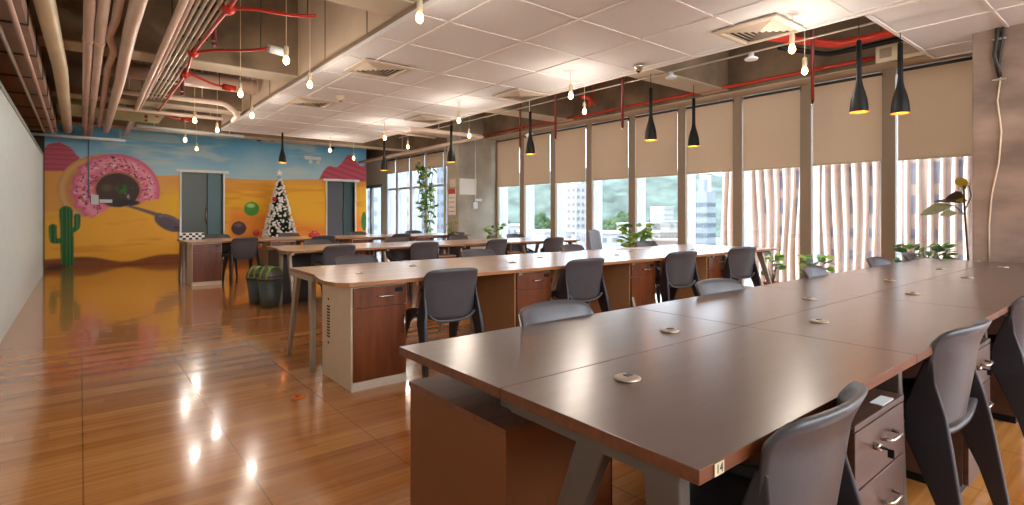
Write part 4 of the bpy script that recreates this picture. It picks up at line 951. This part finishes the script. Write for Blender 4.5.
m = MB(); m.box(6.88, 6.899, 10.70, 10.92, 1.86, 2.05); tag(m.build('notice_sheet', M['cream']), 'small cream notice above the red and white poster', 'paper')
# on the mural wall
t = tag(empty('wall_switch', (.30, 15.97, 1.45)), 'white switch box with thin conduit on the painted ring cake', 'switch')
m = MB(); m.box(-.10, .04, -.03, .03, 0, .22); m.box(.06, .30, -.02, .03, .04, .12); m.build('switch_box', M['frame_white'], t, bevel=.004); m = MB(); m.tube([(-.14, .01, .15), (-.14, .01, 1.7)], .012, 8); m.build('conduit', plain('blue_conduit', (120, 150, 165), .5), t)
t = tag(empty('emergency_light', (5.32, 15.97, 2.78)), 'white emergency light with two lamp heads on the mural sky', 'lamp')
m = MB(); m.box(-.24, .24, -.05, .03, .04, .14); m.build('housing', M['frame_white'], t, bevel=.006)
for x in (-.08, .14):
    m = MB(); m.tube([(x, -.03, .0), (x, -.08, -.03)], [.05, .06], 12); m.build('lamp_head', plain('clear_lens', (225, 240, 225), .2), t)
# small cameras / fittings along the top of the mural
for k, (x, z) in enumerate(((4.2, 3.30), (3.85, 3.28), (5.9, 3.20))):
    m = MB(); m.box(x - .04, x + .04, 15.86, 15.99, z - .04, z + .04); m.tube([(x, 15.9, z), (x, 15.9, z + .35)], .01, 6); tag(m.build('wall_bracket', M['darkmetal']), 'small dark bracket high on the mural sky, %s from the first door' % ORD[k], 'bracket', 'dark brackets above the mural')
pipe('cross_pipe', [(2.4, 14.9, 3.28), (7.6, 14.9, 3.28)], .025, M['conduit'], 'slim conduit crossing the mural sky above the fir tree', hang=((3,14.9,3.28),(5,14.9,3.28),(7,14.9,3.28)))

# ------------------------------------------------------------------ small things on desks and floor
t = tag(empty('storage_box', (1.60, 11.45, .75)), 'black and white patterned box on the corner of the last desk row', 'box')
m = MB(); m.box(-.2, .2, -.12, .12, 0, .12); m.build('body', M['paper'], t, bevel=.006)
m = MB()
for i in range(8):
    for j in range(3):
        if (i + j) % 2: m.box(-.2 + .05 * i, -.15 + .05 * i, -.123, -.12, .04 * j, .04 * j + .036)
m.build('print', M['text'], t)
t = tag(empty('red_bag', (3.72, 11.05, .75)), 'small red cloth bag on the last desk row under the fir tree', 'bag')
m = MB(); m.loft([[(r_ * math.cos(a) * 1.5, r_ * math.sin(a), z) for a in [2 * math.pi * k / 14 for k in range(14)]] for r_, z in ((.06, 0), (.08, .03), (.075, .08), (.03, .10), (.04, .13))], 0, True); m.build('bag_body', M['cloth_red'], t)
m = MB(); m.lathe([(.034, .094), (.036, .10), (.034, .106)], n=14); m.build('tie', M['paper'], t)
for k, (x, y, a) in enumerate(((5.55, 4.62, .1), (5.85, 4.60, -.2))):
    m = MB(); m.box(-.15, .15, -.1, .1, .7505 + .0003 * k, .752 + .0003 * k); o = m.build('paper_sheet', M['paper'], loc=(x, y, 0)); o.rotation_euler = (0, 0, a); tag(o, ['white paper sheet at the far edge of the tan desks', 'white paper sheet at the far edge of the tan desks, closer to the potted plant'][k], 'paper')
t = tag(empty('floor_outlet', (1.115, 3.63, 0)), 'small orange capped floor outlet in the aisle before the tan desks', 'outlet')
m = MB(); m.lathe([(.045, 0), (.045, .004), (.02, .008)], n=16); m.build('cover', M['orange'], t); m = MB(); m.lathe([(.016, .006), (.014, .016), (.018, .018), (.004, .024)], n=12); m.build('cap', M['orange'], t)
m = MB(); m.box(1.9, 2.0, .565, .60, .619, .622); tag(m.build('drawer_tag', M['paper']), 'small pale tag on top of the pedestal behind the frontmost chair', 'label')

# ------------------------------------------------------------------ outside
GZ_ = -26.0
m = MB(); m.box(9, 1400, -900, 1700, GZ_ - 1, GZ_); struct(m.build('ground', plain('city_ground', (104, 106, 90), .9, noise=.3, nscale=.02)))
def ridge(nm, dist, h0, h1, colr, seed, label):
    m = MB(); n_ = 120; rnd2 = np.random.RandomState(seed); ph = rnd2.rand(8) * 6.28; vs = []
    rows = 14
    for j in range(rows + 1):
        for i in range(n_ + 1):
            th = R(-25 + 110 * i / n_); ru = math.sin(min(1, j / rows) * math.pi / 2)
            hgt = sum(math.sin(th * (3 + 3.1 * k) + ph[k]) / (k + 1.2) for k in range(7)) * .22 + .75
            d = dist + 420 * (j / rows)
            z = GZ_ + ru * (h0 + (h1 - h0) * hgt) + 5 * math.sin(i * 1.9 + j * 2.3) * math.sin(j * 1.1)
            vs.append((d * math.cos(th), d * math.sin(th), z if j else GZ_ - 2))
    q = n_ + 1; m.add(vs, [(j * q + i, j * q + i + 1, (j + 1) * q + i + 1, (j + 1) * q + i) for j in range(rows) for i in range(n_)], 0, True)
    o = m.build(nm, plain(nm + '_green', colr, 1.0, noise=.55, nscale=.03)); o['kind'] = 'structure'; return o
ridge('hills', 700, 55, 115, (82, 94, 84), 4, '')  # green greyed in the colour to stand for distance haze
def tower(name, x, y, sx, sy, z1, colr, label, fl=3.2, cols=5, winc=(150, 165, 180)):
    t = tag(empty(name, (x, y, GZ_)), label, 'building'); h = z1 - GZ_; m = MB(); m.box(-sx, sx, -sy, sy, 0, h); m.box(-sx * .4, sx * .4, -sy * .4, sy * .4, h, h + 4); m.build('wall', plain(name + '_wall', tuple(v * .66 for v in colr), .7), t)
    m = MB(); k = int(h / fl)
    for q in range(k):
        for c in range(cols):
            a = -sy + (2 * sy) * (c + .25) / cols; b_ = a + sy / cols
            m.box(-sx - .15, -sx, a, b_, q * fl + 1, q * fl + 2.3); a = -sx + (2 * sx) * (c + .25) / cols; b_ = a + sx / cols; m.box(a, b_, -sy - .15, -sy, q * fl + 1, q * fl + 2.3)
    m.build('window_rows', plain(name + '_glass', tuple(v * .62 for v in winc), .3), t)
    return t
def dirp(px, t_):
    u = (px - 512) / 537; return ((.6266 + .7793 * u) * t_, (.7793 - .6266 * u) * t_)
x, y = dirp(576, 230); tower('apartment_tower', x, y, 4.2, 4.2, 14.5, (236, 232, 226), 'slim white apartment tower seen through a window before the green hills', 3.0, 3, (170, 172, 176))
x, y = dirp(703, 170); tower('office_tower', x, y, 2.6, 2.9, 8.5, (190, 200, 206), 'grey glass office tower beside the ribbed building', 3.2, 6, (140, 158, 172))
x, y = dirp(706, 200); t = tag(empty('rooftop_mast', (x, y, GZ_)), 'white rooftop shafts rising behind the grey office tower', 'building'); m = MB(); m.box(-2.6, -1.2, -1, 1, 0, 44); m.box(.6, 1.8, -1, 1, 0, 42); m.box(-3, 3, -2, 2, 0, 32); m.build('wall', M['frame_white'], t)
blocks = [dirp(576, 230) + (6,), dirp(703, 170) + (5,)]
for k, (px_, t_, wd, zt, c_) in enumerate(((500, 160, 12, -2, (238, 236, 232)), (528, 210, 16, -6, (226, 222, 214)), (545, 140, 10, -3.2, (240, 238, 236)), (610, 150, 16, -3.8, (236, 238, 240)), (600, 95, 7, -5.2, (150, 170, 196)), (655, 190, 12, -5, (226, 214, 200)), (672, 150, 9, -6, (214, 190, 176)), (640, 260, 16, -3, (232, 226, 214)), (662, 330, 10, 6, (240, 238, 232)), (680, 240, 14, -2, (226, 220, 212)), (468, 180, 12, 4, (225, 228, 230)), (425, 150, 8, 22, (196, 208, 220)), (395, 130, 9, 16, (206, 214, 222)), (408, 200, 14, 10, (220, 226, 230)), (376, 160, 12, 8, (214, 222, 228)))):
    x, y = dirp(px_, t_); blocks.append((x, y, wd * .75)); t = tag(empty('city_block', (x, y, GZ_), R(20 * (k % 3) - 38)), None, 'building')
    t['label'] = ['white low block outside beside the far column', 'beige block outside the window next to the far column', 'white flat roofed block below the trees', 'wide white roofed hall outside behind the mesh chair', 'blue grey roofed shed outside behind the mesh chair', 'beige roofed block outside behind the potted plant', 'pinkish roofed block outside behind the potted plant', 'long pale block outside at the foot of the hills', 'white spired block on the lower hillside', 'pale block outside beside the grey office tower', 'pale block hidden past the far column windows', 'blue grey tall block outside behind the climbing plant', 'pale grey block outside the far windows, thickest one', 'wide pale block outside the far windows', 'pale block outside the glazed door past the mural'][k]
    m = MB(); h = zt - GZ_; m.box(-wd / 2, wd / 2, -wd / 2, wd / 2, 0, h); m.build('wall', plain('block_wall_%d' % k, tuple(v * .66 for v in c_), .8), t)
    m = MB(); m.box(-wd / 2 - .3, wd / 2 + .3, -wd / 2 - .3, wd / 2 + .3, h, h + .5); m.build('roof', plain('block_roof_%d' % k, tuple(v * .7 for v in c_), .8), t)
    m = MB()
    for q in range(max(1, int(h / 3.2))):
        z_ = h - 2.2 - 3.2 * q
        if z_ < .5: break
        for c in range(5): a = -wd / 2 + wd * (c + .2) / 5; m.box(a, a + wd * .11, -wd / 2 - .05, -wd / 2, z_, z_ + 1.2); m.box(-wd / 2 - .05, -wd / 2, a, a + wd * .11, z_, z_ + 1.2)
    m.build('window_rows', plain('block_glass_%d' % k, tuple(v * .48 for v in c_), .4), t)
# trees outside, each its own crown and trunk
rnd = random.Random(21); tm = [plain('tree_green_%d' % k, c_, .95, noise=.5, nscale=1.2) for k, c_ in enumerate(((54, 74, 40), (66, 84, 50), (46, 66, 38)))]
protos = []
for q in range(3):
    m = MB(); 
    for k in range(26):
        a = rnd.random() * 6.28; rr = 3.2 * math.sqrt(rnd.random()); zz = 6 + rnd.random() * 5 * (1 - rr / 5)
        m.sphere((rr * math.cos(a), rr * math.sin(a), zz), rnd.uniform(1.0, 2.0), 7, 5, 0, .8)
    crown = m; tr = MB(); tr.tube([(0, 0, 0), (.2, 0, 7)], [.5, .25], 6)
    t = empty('street_tree'); crown.build('crown', tm[q], t); tr.build('trunk', M['stem'], t); protos.append([t, False])
placed = []
for k in range(400):
    px_ = rnd.uniform(497, 700); t_ = rnd.uniform(190, 430); x, y = dirp(px_, t_)
    s = rnd.uniform(.9, 1.3) * (.75 + t_ / 600)
    if any((x - a) ** 2 + (y - b_) ** 2 < (4.6 * (s + c_)) ** 2 for a, b_, c_ in placed) or any((x - bx) ** 2 + (y - by) ** 2 < (r_ + 5.5 * s) ** 2 for bx, by, r_ in blocks): continue
    placed.append((x, y, s)); pr = protos[len(placed) % 3]; t = pr[0] if not pr[1] else copy_tree(pr[0]); pr[1] = True
    t.location = (x, y, GZ_); t.scale = (s, s, s * (1.15 if t_ < 250 else 1.45)); t.rotation_euler = (0, 0, rnd.random() * 6.28)
    tag(t, 'green tree among others between the city roofs and the hills', 'tree', 'trees between the city roofs and the hills')
# ribbed building
FX = 45.0
t = tag(empty('ribbed_building', (FX, 0, 0)), 'pale peach building with tall wavy vertical ribs filling the near windows', 'building')
m = MB(); m.box(1.3, 14, -14, 26.5, GZ_, 24); m.build('wall', plain('ribbed_wall', (152, 132, 120), .8), t)
fm = plain('ribs', (188, 162, 144), .7)
nf = 0
for k in range(62):
    yy = -13.6 + .66 * k
    if yy > 26.4: break
    m = MB(); rings = []
    for q in range(0, 40):
        z = GZ_ + q * 1.25
        if z > 24: break
        dd = .8 + .25 * math.sin(z * .42 + k * .55); ww = .10 + .03 * math.sin(z * .42 + k * .55 + 1)
        sh = .07 * math.sin(z * .35 + k * .8)
        rings.append([(1.3, yy - ww + sh, z), (1.3, yy + ww + sh, z), (1.3 - dd, yy + ww * .8 + sh, z), (1.3 - dd, yy - ww * .8 + sh, z)])
    m.loft(rings); m.build('rib', fm, t)
wm = plain('ribbed_windows', (92, 88, 98), .35)
for (z0, z1) in ((-7.4, -6.7), (-5.6, -4.9), (-3.9, -3.2), (-2.2, -1.5), (-.5, .2), (1.3, 2.6), (3.4, 4.9), (6.0, 7.5)):
    m = MB()
    for k in range(31):
        yy = -13.27 + 1.32 * k
        if yy < 25.8 and not (z0 < 1 and k % 2 == 1 and yy > 18): m.box(1.26, 1.3, yy - .2, yy + .2, z0, z1)
    m.build('window_row', wm, t)
